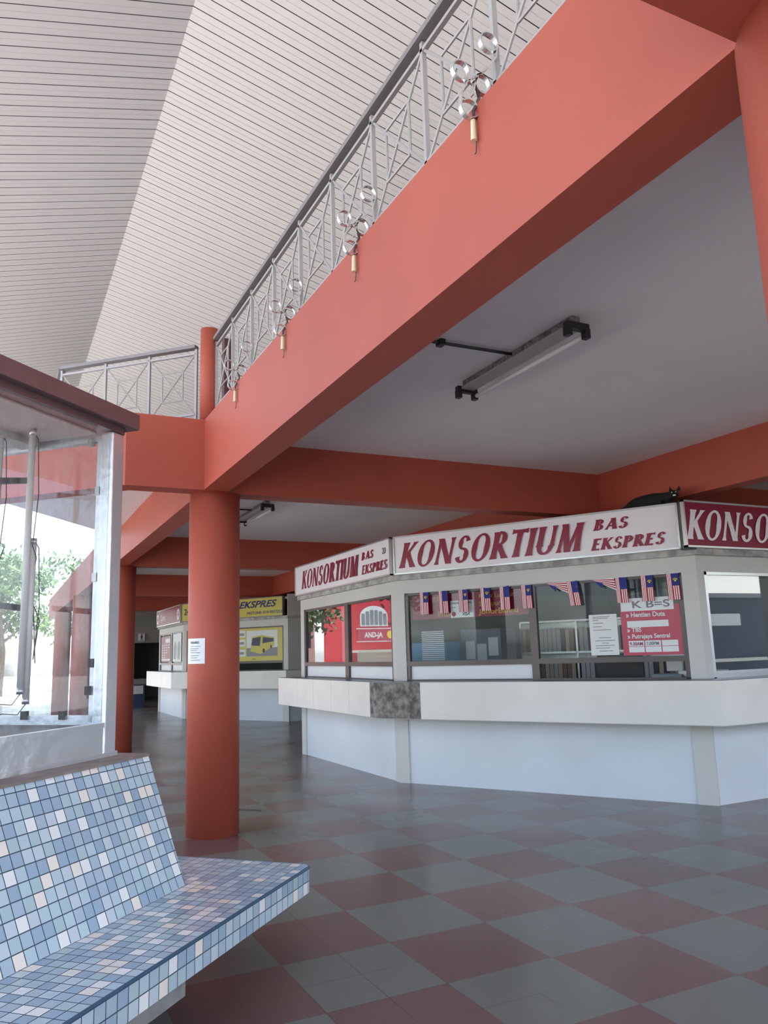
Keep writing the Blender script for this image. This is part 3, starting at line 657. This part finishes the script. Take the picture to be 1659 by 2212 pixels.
for z, a, b in ((1.80, .04, .22), (1.785, .04, .2), (1.765, .04, .10), (1.735, .04, .15), (1.70, .04, .13), (1.665, .04, .23), (1.585, .09, .22), (1.555, .05, .26), (1.53, .12, .19), (1.505, .05, .25), (1.48, .05, .2), (1.45, .09, .23)): lm.box(FD, 2.375 + a, 2.375 + b, wI + .022, wI + .023, z, z + .006)
lm.build('print', 'greyink', nt_)
ps = sheet('poster', FD, 2.71, 3.30, 1.40, 1.90, wI + .02, 'poster', 'rose red bus timetable poster at the right end of the window', 'poster')
MB().prism([FD.p(2.72, wI + .024, 0)[:2], FD.p(2.72, wI + .0255, 0)[:2], FD.p(3.245, wI + .0255, 0)[:2], FD.p(3.245, wI + .024, 0)[:2]], 1.845, 1.975).build('header_strip', 'posterw', ps)
text('lettering', FD, 'K B=S', 2.83, wI + .028, 1.875, 0.07, 'greyink', ps, bold=0.02, sx=1.5)
text('lettering', FD, '» Hentian Duta', 2.765, wI + .024, 1.785, 0.046, 'posterw', ps, bold=0.03, sx=.95)
text('lettering', FD, '» TBS', 2.765, wI + .024, 1.635, 0.042, 'posterw', ps, bold=0.03)
text('lettering', FD, '» Putrajaya Sentral', 2.765, wI + .024, 1.57, 0.042, 'posterw', ps, bold=0.028, sx=.93)
bx_ = MB().box(FD, 2.77, 3.18, wI + .022, wI + .023, 1.68, 1.745)
for i in range(3):
    for z in (1.49, 1.43): bx_.box(FD, 2.77 + i * 0.165, 2.77 + i * 0.165 + .155, wI + .022, wI + .023, z, z + .055)
bx_.build('white_boxes', 'posterw', ps)
text('lettering', FD, '9.30AM', 2.78, wI + .025, 1.50, 0.033, 'maroon', ps, bold=0.02, sx=.9)
text('lettering', FD, '7.00PM', 2.945, wI + .025, 1.50, 0.033, 'greyink', ps, bold=0.02, sx=.9)
# column notice, slightly curved round the column
mb = MB(); az0, az1 = math.radians(183), math.radians(237)
for k in range(6):
    a, b = az0 + (az1 - az0) * k / 6, az0 + (az1 - az0) * (k + 1) / 6; r = 0.2325
    mb.face([(CX + r * math.cos(a), 7.14 + r * math.sin(a), 1.46), (CX + r * math.cos(b), 7.14 + r * math.sin(b), 1.46), (CX + r * math.cos(b), 7.14 + r * math.sin(b), 1.68), (CX + r * math.cos(a), 7.14 + r * math.sin(a), 1.68)])
pn = mb.build('paper_notice', 'paper'); tag(pn, 'white paper notice stuck on the middle round column', 'notice')
mid = math.radians(214); Fp = Frame((CX + 0.236 * math.cos(mid), 7.14 + 0.236 * math.sin(mid)), (math.cos(mid + math.pi / 2), math.sin(mid + math.pi / 2)))
text('lettering', Fp, 'KHAS', -0.055, 0.0, 1.635, 0.02, 'ink', pn, bold=0.02, sx=1.3)
lm = MB()
for k, z in enumerate((1.61, 1.59, 1.575, 1.555, 1.53, 1.51, 1.49)): lm.box(Fp, -0.06, 0.05 - 0.015 * (k % 3), -0.002, 0.0, z, z + .004)
lm.build('print', 'greyink', pn)

# far kiosk posters
p2 = sheet('bus_poster', FD2, 1.30, 3.30, 1.385, 2.17, -0.02, 'signy', 'yellow poster with a coach photograph in the far kiosk window', 'poster')
MB().box(FD2, 2.17, 3.15, -.018, -.017, 1.50, 2.11).build('picture_sky', 'posterw', p2)
MB().box(FD2, 2.17, 3.15, -.0165, -.016, 1.50, 1.70).build('picture_road', 'busgrey', p2)
Fb_ = FD2
bus = MB(); pp = lambda pts, w: bus.face([Fb_.p(a, w, b) for a, b in pts])
bus.mi = 0; pp([(2.30, 1.62), (2.62, 1.55), (2.66, 2.00), (2.35, 1.96)], -.014); pp([(2.62, 1.55), (3.05, 1.74), (3.05, 1.93), (2.66, 2.00)], -.014)
bus.mi = 1; pp([(2.33, 1.76), (2.60, 1.74), (2.63, 1.96), (2.36, 1.93)], -.0135); pp([(2.68, 1.80), (3.03, 1.84), (3.03, 1.91), (2.69, 1.95)], -.0135)
bus.mi = 2
for cx_, cz_, rr in ((2.72, 1.63, .05), (2.95, 1.72, .035)): bus.face([Fb_.p(cx_ + rr * .7 * math.cos(k * math.pi / 8), -.013, cz_ + rr * math.sin(k * math.pi / 8)) for k in range(16)])
bus.build('coach_picture', ['signy', 'darkblue', 'black'], p2)
sm = MB()
for z in (1.50, 1.74, 1.96): sm.box(FD2, 1.90, 2.13, -.018, -.017, z, z + .17)
for z in (1.55, 1.79, 2.00): sm.mi = 1; sm.box(FD2, 1.95, 2.09, -.0165, -.016, z, z + .06)
sm.build('small_pictures', ['posterw', 'busgrey'], p2)
text('lettering', FD2, 'www.', 2.35, -.017, 1.42, 0.035, 'navy', p2)
p3 = sheet('poster', FL2, 0.22, 1.62, 1.42, 2.13, -0.02, 'signm', 'maroon route poster in the left window of the far kiosk', 'poster')
q3 = MB().box(FL2, 0.85, 1.5, -.018, -.017, 1.95, 2.06)
for r_ in range(6):
    for c_ in range(4 - r_ // 2): q3.box(FL2, 0.35 + .3 * c_, 0.35 + .3 * c_ + .2, -.018, -.017, 1.87 - .07 * r_, 1.895 - .07 * r_)
q3.box(FL2, .35, 1.5, -.018, -.017, 1.45, 1.50); q3.build('print', 'posterw', p3)
p4 = sheet('poster', FL2, 1.90, 3.02, 1.42, 2.16, -0.02, 'posterw', 'white poster with dark arched picture beside the maroon route poster', 'poster')
q4 = MB()
for cx_ in (2.22, 2.72):
    q4.face([FL2.p(cx_ + .2 * math.cos(k * math.pi / 12), -.017, 1.75 + .2 * math.sin(k * math.pi / 12)) for k in range(13)] + [FL2.p(cx_ - .2, -.017, 1.5), FL2.p(cx_ + .1, -.017, 1.47)])
q4.build('arch_picture', 'busgrey', p4)

# ------------------------------------------------------------------ inside the near kiosk
iw = MB().box(ID, 4.55, 9.7, 10.6, 10.7, 0, 2.36).box(ID, 9.55, 9.65, 5.7, 10.6, 0, 2.36).build('inner_partition', 'intwall', k1)
MB().prism([(4.5, 8.7), (6.25, 5.75), (9.7, 5.75), (9.7, 11.8), (4.5, 11.8)], 0.0, 0.02).build('kiosk_floor', 'cement', k1)
def shelf_unit():
    # long file shelf parallel to the counter, behind the right half of the window
    t = thing('file_shelf', 'white shelf unit packed with ring binders behind the window glass', 'shelf')
    f = MB(); w0, w1 = -2.55, -2.20
    for z in (1.00, 1.42, 1.84): f.box(FD, 0.66, 3.11, w0, w1, z, z + 0.025)
    for u in (0.66, 1.46, 2.26, 3.09): f.box(FD, u, u + 0.025, w0, w1, 0.0, 1.865)
    f.box(FD, 0.66, 3.11, w0 - .02, w0, 0, 1.865); f.build('frame', 'alu', t)
    return t
shelf_unit()
bc = [('binder_brown', (0.22, 0.14, 0.11)), ('binder_grey', (0.38, 0.37, 0.36)), ('binder_dark', (0.06, 0.06, 0.08)), ('binder_tan', (0.40, 0.32, 0.24)), ('binder_blue', (0.10, 0.16, 0.30))]
proto = []
for nme, c in bc:
    M[nme] = mat(nme, c, 0.6)
    m_ = MB().box(FD, 0, 0.055, -0.29, 0, 0, 0.32); me_o = m_.build('ring_binder', nme); proto.append(me_o)
first = [True] * len(proto); n = 0
for row, z in ((0, 1.025), (1, 1.445)):
    u = 0.69
    while u < 3.04:
        if any(abs(u + .03 - k) < 0.06 for k in (1.47, 2.27)): u += 0.07; continue
        k = random.choice([0, 0, 1, 1, 2, 3, 3, 4] if row == 0 else [0, 1, 1, 2, 3, 1, 0])
        if first[k]: o = proto[k]; first[k] = False
        else: o = proto[k].copy(); COL.objects.link(o)
        p = FD.p(u, -2.22, z); b = FD.p(0, 0, 0)
        o.location = (p[0] - b[0], p[1] - b[1], z); o.scale = (1, 1, 0.92 + 0.08 * random.random())
        cname = ['brown', 'light grey', 'black', 'tan', 'blue'][k]
        tag(o, '%s ring binder standing on the %s shelf behind the kiosk window' % (cname, 'lower' if row == 0 else 'upper'), 'binder', '%s ring binders on the %s shelf' % (cname, 'lower' if row == 0 else 'upper')); u += 0.062
for k, o in enumerate(proto):
    if first[k]: bpy.data.objects.remove(o)
def tagbox(name, F, d, m, label, cat):
    o = MB().box(F, *d).build(name, m); edge_round(o, 0.006); return tag(o, label, cat)
tagbox('blue_cabinet', FD, (-0.58, 0.03, -1.6, -1.2, 0.0, 1.62), 'bluebox', 'pale blue cabinet inside the kiosk at the left of the window', 'cabinet')
cb = tagbox('steel_cabinet', FD, (0.05, 0.64, -2.1, -1.6, 0.0, 1.78), 'greybox', 'dark grey steel cabinet inside the kiosk with papers taped on', 'cabinet')
for u, z, lab in ((0.12, 1.50, 'left'), (0.29, 1.46, 'middle'), (0.46, 1.54, 'right')):
    sheet('taped_paper', FD, u, u + .14, z - .12, z + .12, -1.597, 'paper', 'sheet of paper taped on the dark cabinet, %s of three' % lab, 'paper')
vb = MB()
for k in range(16): vb.box(FD, -0.32, 0.02, -1.17, -1.16, 1.36 + .026 * k, 1.375 + .026 * k)
vb.build('louvre_slats', 'white', bpy.data.objects['blue_cabinet'])
tagbox('counter_desk', FD, (1.85, 3.3, -0.75, -0.14, 1.04, 1.08), 'dark', 'dark desk top just inside the open lower window', 'desk')
mo = thing('monitor', 'black computer monitor seen through the open lower window', 'monitor')
MB().box(FD, 2.25, 2.75, -0.62, -0.58, 1.13, 1.42).build('screen', 'black', mo); MB().box(FD, 2.45, 2.55, -0.6, -0.55, 1.08, 1.14).build('stand', 'black', mo)
tagbox('cash_box', FD, (2.9, 3.2, -0.6, -0.3, 1.08, 1.2), 'greybox', 'grey cash box on the desk at the right end of the open window', 'box')
tagbox('picture_frame', FD, (2.98, 3.14, -0.64, -0.62, 1.22, 1.33), 'paper', 'small framed photograph above the grey cash box', 'picture')
for k, (u, lab) in enumerate(((0.9, 'above the left window'), (2.45, 'above the file shelves'))):
    t = thing('kiosk_tube_light', 'lit fluorescent tube on the kiosk ceiling ' + lab, 'ceiling light')
    MB().box(FD, u, u + 1.2, -1.32, -1.26, 2.32, 2.358).build('housing', 'white', t); MB().tube([FD.p(u + .03, -1.29, 2.30), FD.p(u + 1.17, -1.29, 2.30)], 0.014, 10).build('tube', 'tube_on', t)
tagbox('ledger', FR, (0.15, 0.6, -0.5, -0.25, 1.17, 1.23), 'laminate', 'beige tray on the sill inside the right hand window', 'tray')

# ------------------------------------------------------------------ cat on the kiosk roof
def cat():
    t = None
    pts = [((2.80, -0.24, 2.885 + .035), .05), ((2.92, -0.16, 2.945), .085), ((3.05, -0.12, 2.955), .095), ((3.17, -0.10, 2.965), .085), ((3.27, -0.07, 2.975), .065), ((3.33, -0.04, 2.985), .045), ((3.365, 0.0, 2.995), .052), ((3.372, 0.05, 2.980), .028)]
    ex = [((3.27, -0.03, 2.93), .028, 4), ((3.30, 0.03, 2.905), .022, 8), ((3.21, -0.02, 2.93), .028, 4), ((3.22, 0.04, 2.905), .022, 10), ((2.70, -0.2, 2.91), .02, 0), ((2.62, -0.12, 2.90), .017, 12), ((2.66, -.03, 2.90), .012, 13)]
    V = [FD.p(*p) for p, r in pts] + [FD.p(*p) for p, r, k in ex]; Rr = [r for p, r in pts] + [r for p, r, k in ex]
    E = [(i, i + 1) for i in range(7)] + [(k, 8 + i) for i, (p, r, k) in enumerate(ex)]
    me = bpy.data.meshes.new('cat'); me.from_pydata(V, E, []); o = bpy.data.objects.new('cat', me); COL.objects.link(o)
    sk = o.modifiers.new('skin', 'SKIN'); o.modifiers.new('sub', 'SUBSURF').levels = 2; o.modifiers['sub'].render_levels = 2
    for i, r in enumerate(Rr): me.skin_vertices[0].data[i].radius = (r, r)
    me.skin_vertices[0].data[2].use_root = True; me.materials.append(M['fur'])
    tag(o, 'black cat crouching on the kiosk roof behind the sign corner, looking out', 'cat')
    for s_ in (-1, 1):
        u = 3.365 + 0.035 * s_
        c = FD.p(u, -0.005, 3.025); tip = FD.p(u + .012 * s_, 0.0, 3.075)
        mb = MB(); ring = [FD.p(u + .022 * math.cos(a), -0.005 + .014 * math.sin(a), 3.028) for a in [k * math.pi / 3 for k in range(6)]]
        for k in range(6): mb.face([ring[k], ring[(k + 1) % 6], tip])
        mb.build('ear', 'fur', o)
        e = bpy.data.meshes.new('eye'); mb = MB(); cc = FD.p(3.365 + .019 * s_, 0.048, 3.006)
        for i in range(4):
            for j in range(8):
                def S_(a, b): return (cc[0] + .007 * math.sin(a) * math.cos(b), cc[1] + .007 * math.sin(a) * math.sin(b), cc[2] + .007 * math.cos(a))
                mb.face([S_(i * math.pi / 4, j * math.pi / 4), S_((i + 1) * math.pi / 4, j * math.pi / 4), S_((i + 1) * math.pi / 4, (j + 1) * math.pi / 4), S_(i * math.pi / 4, (j + 1) * math.pi / 4)])
        mb.build('eye', 'eye', o)
    MB().box(FD, 3.360, 3.386, 0.068, 0.082, 2.962, 2.974).build('chin_patch', 'white', o)
cat()

# ------------------------------------------------------------------ tiled bench (45 degrees to the grid)
r2 = math.sqrt(0.5)
FB = Frame((0, 0), (1, 1))   # u = a along bench, w outward = towards camera; n = -w
def BN(a, n, z): return FB.p(a, -n, z)
PT = 0.0573
bench = thing('tiled_bench', 'long concrete bench faced in blue and white mosaic tiles, lower left', 'bench')
def uvq(mb, pts, o, eu, ev, pitch=PT, off=(0, 0)):
    o = Vector(o); eu = Vector(eu).normalized(); ev = Vector(ev).normalized()
    mb.face(pts, [(((Vector(p) - o).dot(eu)) / pitch + off[0], ((Vector(p) - o).dot(ev)) / pitch + off[1]) for p in pts])
A0, A1, N0, N1 = 0.6, 4.03, 1.825, 4.75
ZS = 0.42; ZB = 0.290
eu = (r2, r2, 0); en = (-r2, r2, 0)
seat = MB()
ct = 0.035
poly = [(A0, N0), (A1 - ct, N0), (A1, N0 + ct), (A1, N1), (A0, N1)]
uvq(seat, [BN(a, n, ZS) for a, n in poly], BN(A0, N0, ZS), eu, en, off=(0.3, 0.12))
uvq(seat, [BN(a, n, ZB) for a, n in poly[::-1]], BN(A0, N0, ZB), eu, en)
zt = ZS - 0.012
for i in range(5):
    (a, n), (c, d) = poly[i], poly[(i + 1) % 5]
    e = Vector(BN(c, d, 0)) - Vector(BN(a, n, 0))
    uvq(seat, [BN(a, n, ZB), BN(c, d, ZB), BN(c, d, zt), BN(a, n, zt)], BN(a, n, ZB - 0.002), e, (0, 0, 1), pitch=0.0595, off=(7.2 + i * 11, 3))
    seat.face([BN(a, n, zt), BN(c, d, zt), BN(c, d, ZS), BN(a, n, ZS)], [(0.5, 0), (0.5, 0), (0.5, 0), (0.5, 0)])
seat_o = seat.build('seat', ['mosaic'], bench)
tr = MB()
for i in range(3):
    (a, n), (c, d) = poly[i], poly[i + 1]; tr.tube([BN(a, n, ZS - 0.007), BN(c, d, ZS - 0.007)], 0.008, 8)
tr.build('edge_trim', mat('dark_blue_trim', (0.05, 0.11, 0.17), 0.2), bench)
NB0, NB1, ZT = 2.283, 2.55, 1.018
ND0, ND1 = 4.29, 4.02
aB, aT = 3.545, 3.60   # right end of the backrest
bk = MB(); slope = (NB1 - NB0, ZT - ZS); ev = Vector(BN(0, slope[0], slope[1]))
aBe, aTe = aB, aT - 0.0
uvq(bk, [BN(A0, NB0, ZS), BN(aB, NB0, ZS), BN(aT, NB1, ZT), BN(A0, NB1, ZT)], BN(aB, NB0, ZS), eu, ev, off=(0.0, 0.05))
cb_, ctp = (aB + .052, NB0 + 0.035), (aT + .012, NB1 + 0.035)
e2 = Vector(BN(*cb_, 0)) - Vector(BN(aB, NB0, 0))
uvq(bk, [BN(aB, NB0, ZS), BN(*cb_, ZS), BN(*ctp, ZT), BN(aT, NB1, ZT)], BN(aB, NB0, ZS), e2, (0, 0, 1), off=(40, 0.05))
cb2, ctp2 = (cb_[0], ND0 - .035), (ctp[0], ND1 - .035)
uvq(bk, [BN(*cb_, ZS), BN(*cb2, ZS), BN(*ctp2, ZT), BN(*ctp, ZT)], BN(*cb_, ZS), en, (0, 0, 1), off=(60, 0.05))
uvq(bk, [BN(*cb2, ZS), BN(A0, ND0, ZS), BN(A0, ND1, ZT), BN(*ctp2, ZT)], BN(*cb2, ZS), eu, (0, 0, 1), off=(80, 0.05))
bk.build('backrest', ['mosaic'], bench)
MB().prism([BN(A0, NB1 - .006, 0)[:2], BN(aT, NB1 - .006, 0)[:2], BN(ctp[0] + .004, ctp[1], 0)[:2], BN(ctp2[0] + .004, ctp2[1], 0)[:2], BN(A0, ND1, 0)[:2]], ZT, ZT + 0.012).build('coping', 'capstone', bench)
MB().box(FB, A0, 2.93, -4.5, -1.88, 0.20, ZB - .001).box(FB, A0, 3.45, -4.2, -2.35, 0, 0.20).build('support', 'cement', bench)

# ------------------------------------------------------------------ display booth
bo = thing('display_booth', 'stainless steel glass booth standing on top of the tiled bench wall at the left', 'display booth')
BA0, BA1, BN0, BN1 = 0.7, 3.53, 2.70, 3.85; zb0 = ZT + 0.012
MB().box(FB, BA0 - .05, BA1 + .055, -BN1 - .06, -2.645, 2.78, 2.868).build('roof', 'brownmetal', bo)
MB().box(FB, BA0, BA1, -BN1, -2.70, 2.745, 2.78).build('roof_frame', 'brownmetal', bo)
MB().box(FB, BA0, BA1 - .11, -BN1 + .05, -2.80, 2.735, 2.744).box(FB, BA0, BA1 - .12, -3.30, -3.18, 2.70, 2.735).build('ceiling_panel', 'wall', bo)
for (a, n) in ((BA1 - .10, BN0), (BA1 - .10, BN1 - .08), (BA0, BN0), (BA0, BN1 - .08)):
    o = MB().box(FB, a, a + .10, -n - .08, -n, zb0, 2.745).build('corner_post', 'steel', bo); edge_round(o, 0.012, 3)
MB().box(FB, BA0, BA1 + .006, -BN1, -BN0 + .006, zb0, zb0 + 0.022).build('base_flange', 'steel', bo)
MB().box(FB, BA0 + .1, BA1 - .10, -BN0 - .02, -BN0 - .004, zb0 + .02, 1.178).build('base_panel', 'steel', bo)
MB().box(FB, BA1 - .02, BA1 - .004, -BN1 + .08, -BN0 - .08, zb0 + .02, 1.178).box(FB, BA0 + .1, BA1 - .1, -BN1, -BN1 + .015, zb0 + .02, 1.178).build('base_panel', 'steel', bo)
MB().box(FB, BA0 + .1, BA1 - .10, -BN0 - .03, -BN0 + .004, 1.178, 1.202).build('sill', 'steel', bo)
sf = MB(); a_ = BA1 - .075
sf.box(FB, a_, a_ + .04, -BN1 + .08, -BN0 - .08, 1.18, 1.235).box(FB, a_, a_ + .04, -BN1 + .08, -BN0 - .08, 2.705, 2.745).box(FB, a_, a_ + .03, -BN0 - .12, -BN0 - .08, 1.2, 2.74)
sf.build('side_frame', 'steel', bo)
MB().box(FB, BA0 + .05, BA1 - .1, -BN1 + .05, -BN0 - .03, 1.17, 1.19).build('inner_floor', 'dark', bo)
MB().box(FB, BA0 + .1, BA1 - .10, -BN0 - .022, -BN0 - .016, 1.20, 2.745).build('front_pane', 'booth_glass', bo)
MB().box(FB, a_ + .012, a_ + .018, -BN1 + .08, -BN0 - .12, 1.235, 2.705).build('side_pane', 'booth_glass', bo)
MB().box(FB, BA0 + .1, BA1 - .10, -BN1 + .02, -BN1 + .026, 1.18, 2.745).build('rear_pane', 'booth_glass', bo)
for (n, z, m) in ((2.86, 2.70, 'alu'), (2.80, 2.42, 'alu'), (2.80, 1.95, 'alu'), (2.80, 1.50, 'black'), (2.98, 1.235, 'black'), (3.23, 1.235, 'black'), (2.82, 1.36, 'black')):
    o = MB().box(FB, a_ - .018, a_ + .012, -n - .015, -n + .015, z - .02, z + .025).build('glass_clip', m, bo)
def tube_light(a, n, z0, z1, label):
    t = thing('tube_lamp', label, 'tube lamp', 'bare tubes hung inside the booth')
    MB().tube([BN(a, n, z0 + .03), BN(a, n, z1 - .03)], 0.017, 16).build('tube', 'tube_off', t, smooth=True)
    MB().tube([BN(a, n, z0), BN(a, n, z0 + .032)], 0.0178, 16).tube([BN(a, n, z1 - .032), BN(a, n, z1)], 0.0178, 16).build('end_cap', 'alu', t, smooth=True)
    MB().tube([BN(a, n, z0), BN(a - .03, n + .02, z0 - .05), BN(a - .09, n + .06, z0 - .04), BN(a - .14, n + .10, z0 - .07), BN(a - .2, n + .2, z0 - .06)], 0.0025, 6).build('wire', 'black', t)
    MB().tube([BN(a, n, z1), BN(a + .02, n - .02, z1 - .05), BN(a + .03, n - .03, z1 - .35), BN(a + .015, n - .02, z1 - .62), BN(a + .035, n - .03, (z0 + z1) / 2), BN(a + .02, n - .0, z0 + .5), BN(a + .03, n - .02, z0 + .2)], 0.0028, 6).build('wire', 'black', t)
tube_light(3.20, 3.03, 1.36, 2.73, 'long bare fluorescent tube hanging upright inside the booth glass, right one')
tube_light(3.17, 3.215, 1.50, 2.73, 'long bare fluorescent tube at the left picture edge inside the booth')
tube_light(3.23, 3.02, 1.31, 2.15, 'shorter bare tube behind the long one, its lower end lowest')
br = MB()
for z in (2.455, 1.79):
    br.tube([BN(3.20, 3.045, z), BN(3.26, 3.28, z + .03)], 0, flat=(0.016, 0.003, (0, 0, 1)))
    if z > 2: br.tube([BN(3.20, 3.045, z), BN(3.05, 3.24, z - .01)], 0, flat=(0.016, 0.003, (0, 0, 1)))
br.build('bracket_arm', 'black', bo)

# ------------------------------------------------------------------ small things
ts = MB().box(ID, 4.66, 4.88, 29.90, 29.93, 2.17, 2.43).build('toilet_sign', 'paper'); tag(ts, 'white toilet sign with a dark woman figure over the far doorway', 'sign')
fg = MB(); Fz = Frame((4.77, 29.89), (1, 0))
fg.face([Fz.p(.022 * math.cos(k * math.pi / 6), 0.002, 2.395 + .02 * math.sin(k * math.pi / 6)) for k in range(12)])
fg.face([Fz.p(a, 0.002, b) for a, b in ((-.02, 2.37), (-.045, 2.29), (-.02, 2.29), (-.015, 2.23), (.015, 2.23), (.02, 2.29), (.045, 2.29), (.02, 2.37))])
fg.box(Fz, -.06, .06, .001, .002, 2.19, 2.205)
fg.build('figure', 'ink', ts)
dk = thing('entrance_desk', 'small dark desk with a cream notice beside the far toilet doorway', 'desk')
MB().box(ID, 3.85, 4.38, 26.6, 27.2, 0, 0.72).build('body', 'darkblue', dk); MB().box(ID, 3.8, 4.42, 26.55, 27.25, 0.72, 0.88).build('desk_top', 'rail_dark', dk)
MB().box(ID, 3.95, 4.33, 26.585, 26.595, 0.42, 0.68).build('notice', 'cream', dk)
cr_ = MB().tube([(2.02, 8.35, 0.004), (2.25, 8.1, 0.004), (2.45, 7.9, 0.004)], 0.006, 6).build('straw', 'rust'); tag(cr_, 'thin brown stick lying on the floor right of the middle column', 'stick')

# ------------------------------------------------------------------ outside
def tree(x, y, h, r, label, n=2600):
    t = thing('tree', label, 'tree', 'trees beyond the hall')
    tr = MB(); tr.tube([(x, y, -0.12), (x + .1, y, h * .3), (x - .1, y + .1, h * .55), (x, y, h * .8)], [.22, .17, .12, .05], 8)
    for k in range(6):
        A = k * 1.05; tr.tube([(x, y, h * (.35 + .06 * k)), (x + r * .6 * math.cos(A), y + r * .6 * math.sin(A), h * (.55 + .06 * k))], [.09, .03], 6)
    tr.build('trunk', 'bark', t)
    mb = MB(); cl = [(x + random.gauss(0, r * .42), y + random.gauss(0, r * .42), h * random.uniform(.45, 1)) for _ in range(26)]
    for _ in range(n):
        c = random.choice(cl); p = Vector(c) + Vector((random.gauss(0, .42), random.gauss(0, .42), random.gauss(0, .32)))
        a = Vector((random.gauss(0, 1), random.gauss(0, 1), random.gauss(0, 1))).normalized(); b = a.orthogonal().normalized(); s_ = random.uniform(.10, .22)
        mb.face([p - a * s_, p + b * s_ * .5, p + a * s_, p - b * s_ * .5])
    o = mb.build('crown', 'leaf', t); o['kind'] = 'stuff'
for i, (x, y, h, r) in enumerate(((-4.2, 21, 6, 2.2), (-2.6, 33.5, 5.5, 2.4), (-9.5, 28, 7, 2.2), (0.2, 45, 7, 2.6), (-13, 19, 8, 2.6), (-20, 28, 8, 2.6), (5.5, 50, 7, 2.6), (-18, 10, 8, 3), (12, -18, 7, 3), (-9, -14, 8, 3))):
    tree(x, y, h, r, ['leafy tree outside seen through the booth glass', 'leafy tree far outside behind the booth', 'leafy tree outside beyond the left edge'][0 if i < 2 else (1 if i < 7 else 2)])
# red shop house whose facade shows in the kiosk's side window
def facade():
    t = thing('red_shop', 'red shop front with arched window, mirrored in the kiosk side window', 'building'); F = Frame((-9.1, 35), (1, 0))
    MB().box(F, 0, 2.7, -3, 0, 0, 4.6).build('wall', 'facade', t)
    a = MB(); cx_ = 1.25
    a.face([F.p(cx_ + .75 * math.cos(k * math.pi / 14), .02, 3.25 + .5 * math.sin(k * math.pi / 14)) for k in range(15)] + [F.p(cx_ - .75, .02, 2.75), F.p(cx_ + .75, .02, 2.75)])
    ao = a.build('window', 'posterw', t)
    b = MB()
    for k in range(6): b.box(F, cx_ - .68 + k * .235, cx_ - .50 + k * .235, .03, .035, 2.82, 3.30 + .25 * math.sin(math.pi * (k + .5) / 6))
    b.build('pane', 'busgrey', ao)
    sg = MB().box(F, 0.05, 2.15, .02, .08, 2.05, 2.62).build('sign_panel', 'poster', t); MB().box(F, 0.0, 2.2, .015, .06, 2.0, 2.05).box(F, 0, 2.2, .015, .06, 2.62, 2.67).build('border', 'posterw', t)
    text('lettering', F, 'AND-JA', 1.80, .085, 2.22, 0.25, 'posterw', sg, bold=0.04, mirror=True, sx=.78)
    MB().face([F.p(.42 + .17 * math.cos(k * math.pi / 8), .085, 2.34 + .2 * math.sin(k * math.pi / 8)) for k in range(16)]).build('emblem', 'flagyellow', sg)
    MB().box(F, .3, 2.2, .0, .05, 0, 1.5).box(F, 0.1, 2.5, 0, .9, 1.5, 1.62).build('shop_front', 'cream', t)
facade()
def block(name, d, m, label, wins=0):
    t = thing(name, label, 'building'); x0, x1, y0, y1, z0, z1 = d
    MB().box(ID, *d).build('wall', m, t); MB().box(ID, x0 - .3, x1 + .3, y0 - .3, y1 + .3, z1, z1 + .25).build('roof', 'cream', t)
    for k in range(wins):
        wx = x0 + (x1 - x0) * (k + .5) / wins
        for yy in (y0 - .02, y1): MB().box(ID, wx - .4, wx + .4, yy, yy + .02, z0 + (z1 - z0) * .55, z0 + (z1 - z0) * .8).build('window', 'darkblue', t)
block('shop_row', (-22, -9.6, 36, 42, -0.12, 4.4), 'cream', 'cream low building outside, left of the red shop', 7)
block('storage_shed', (-5.9, -3.4, 38, 42, -0.12, 3.4), 'cream', 'small cream shed outside, right of the red shop', 2)
sh_ = thing('bus_shelter', 'dark blue shelter with a sign strip, mirrored in the right window', 'shelter')
MB().box(ID, 12, 24, -9, -6, -0.12, 2.82).build('body', 'darkblue', sh_); MB().box(ID, 11.6, 24.4, -9.3, -5.7, 2.82, 2.95).build('roof', 'greybox', sh_)
MB().box(ID, 17.6, 20.6, -5.98, -5.9, 1.98, 2.34).build('sign_panel', 'posterw', sh_); MB().box(ID, 12, 24, -5.99, -5.94, 0.9, 1.0).build('rail', 'alu', sh_)
bpy.context.view_layer.update()
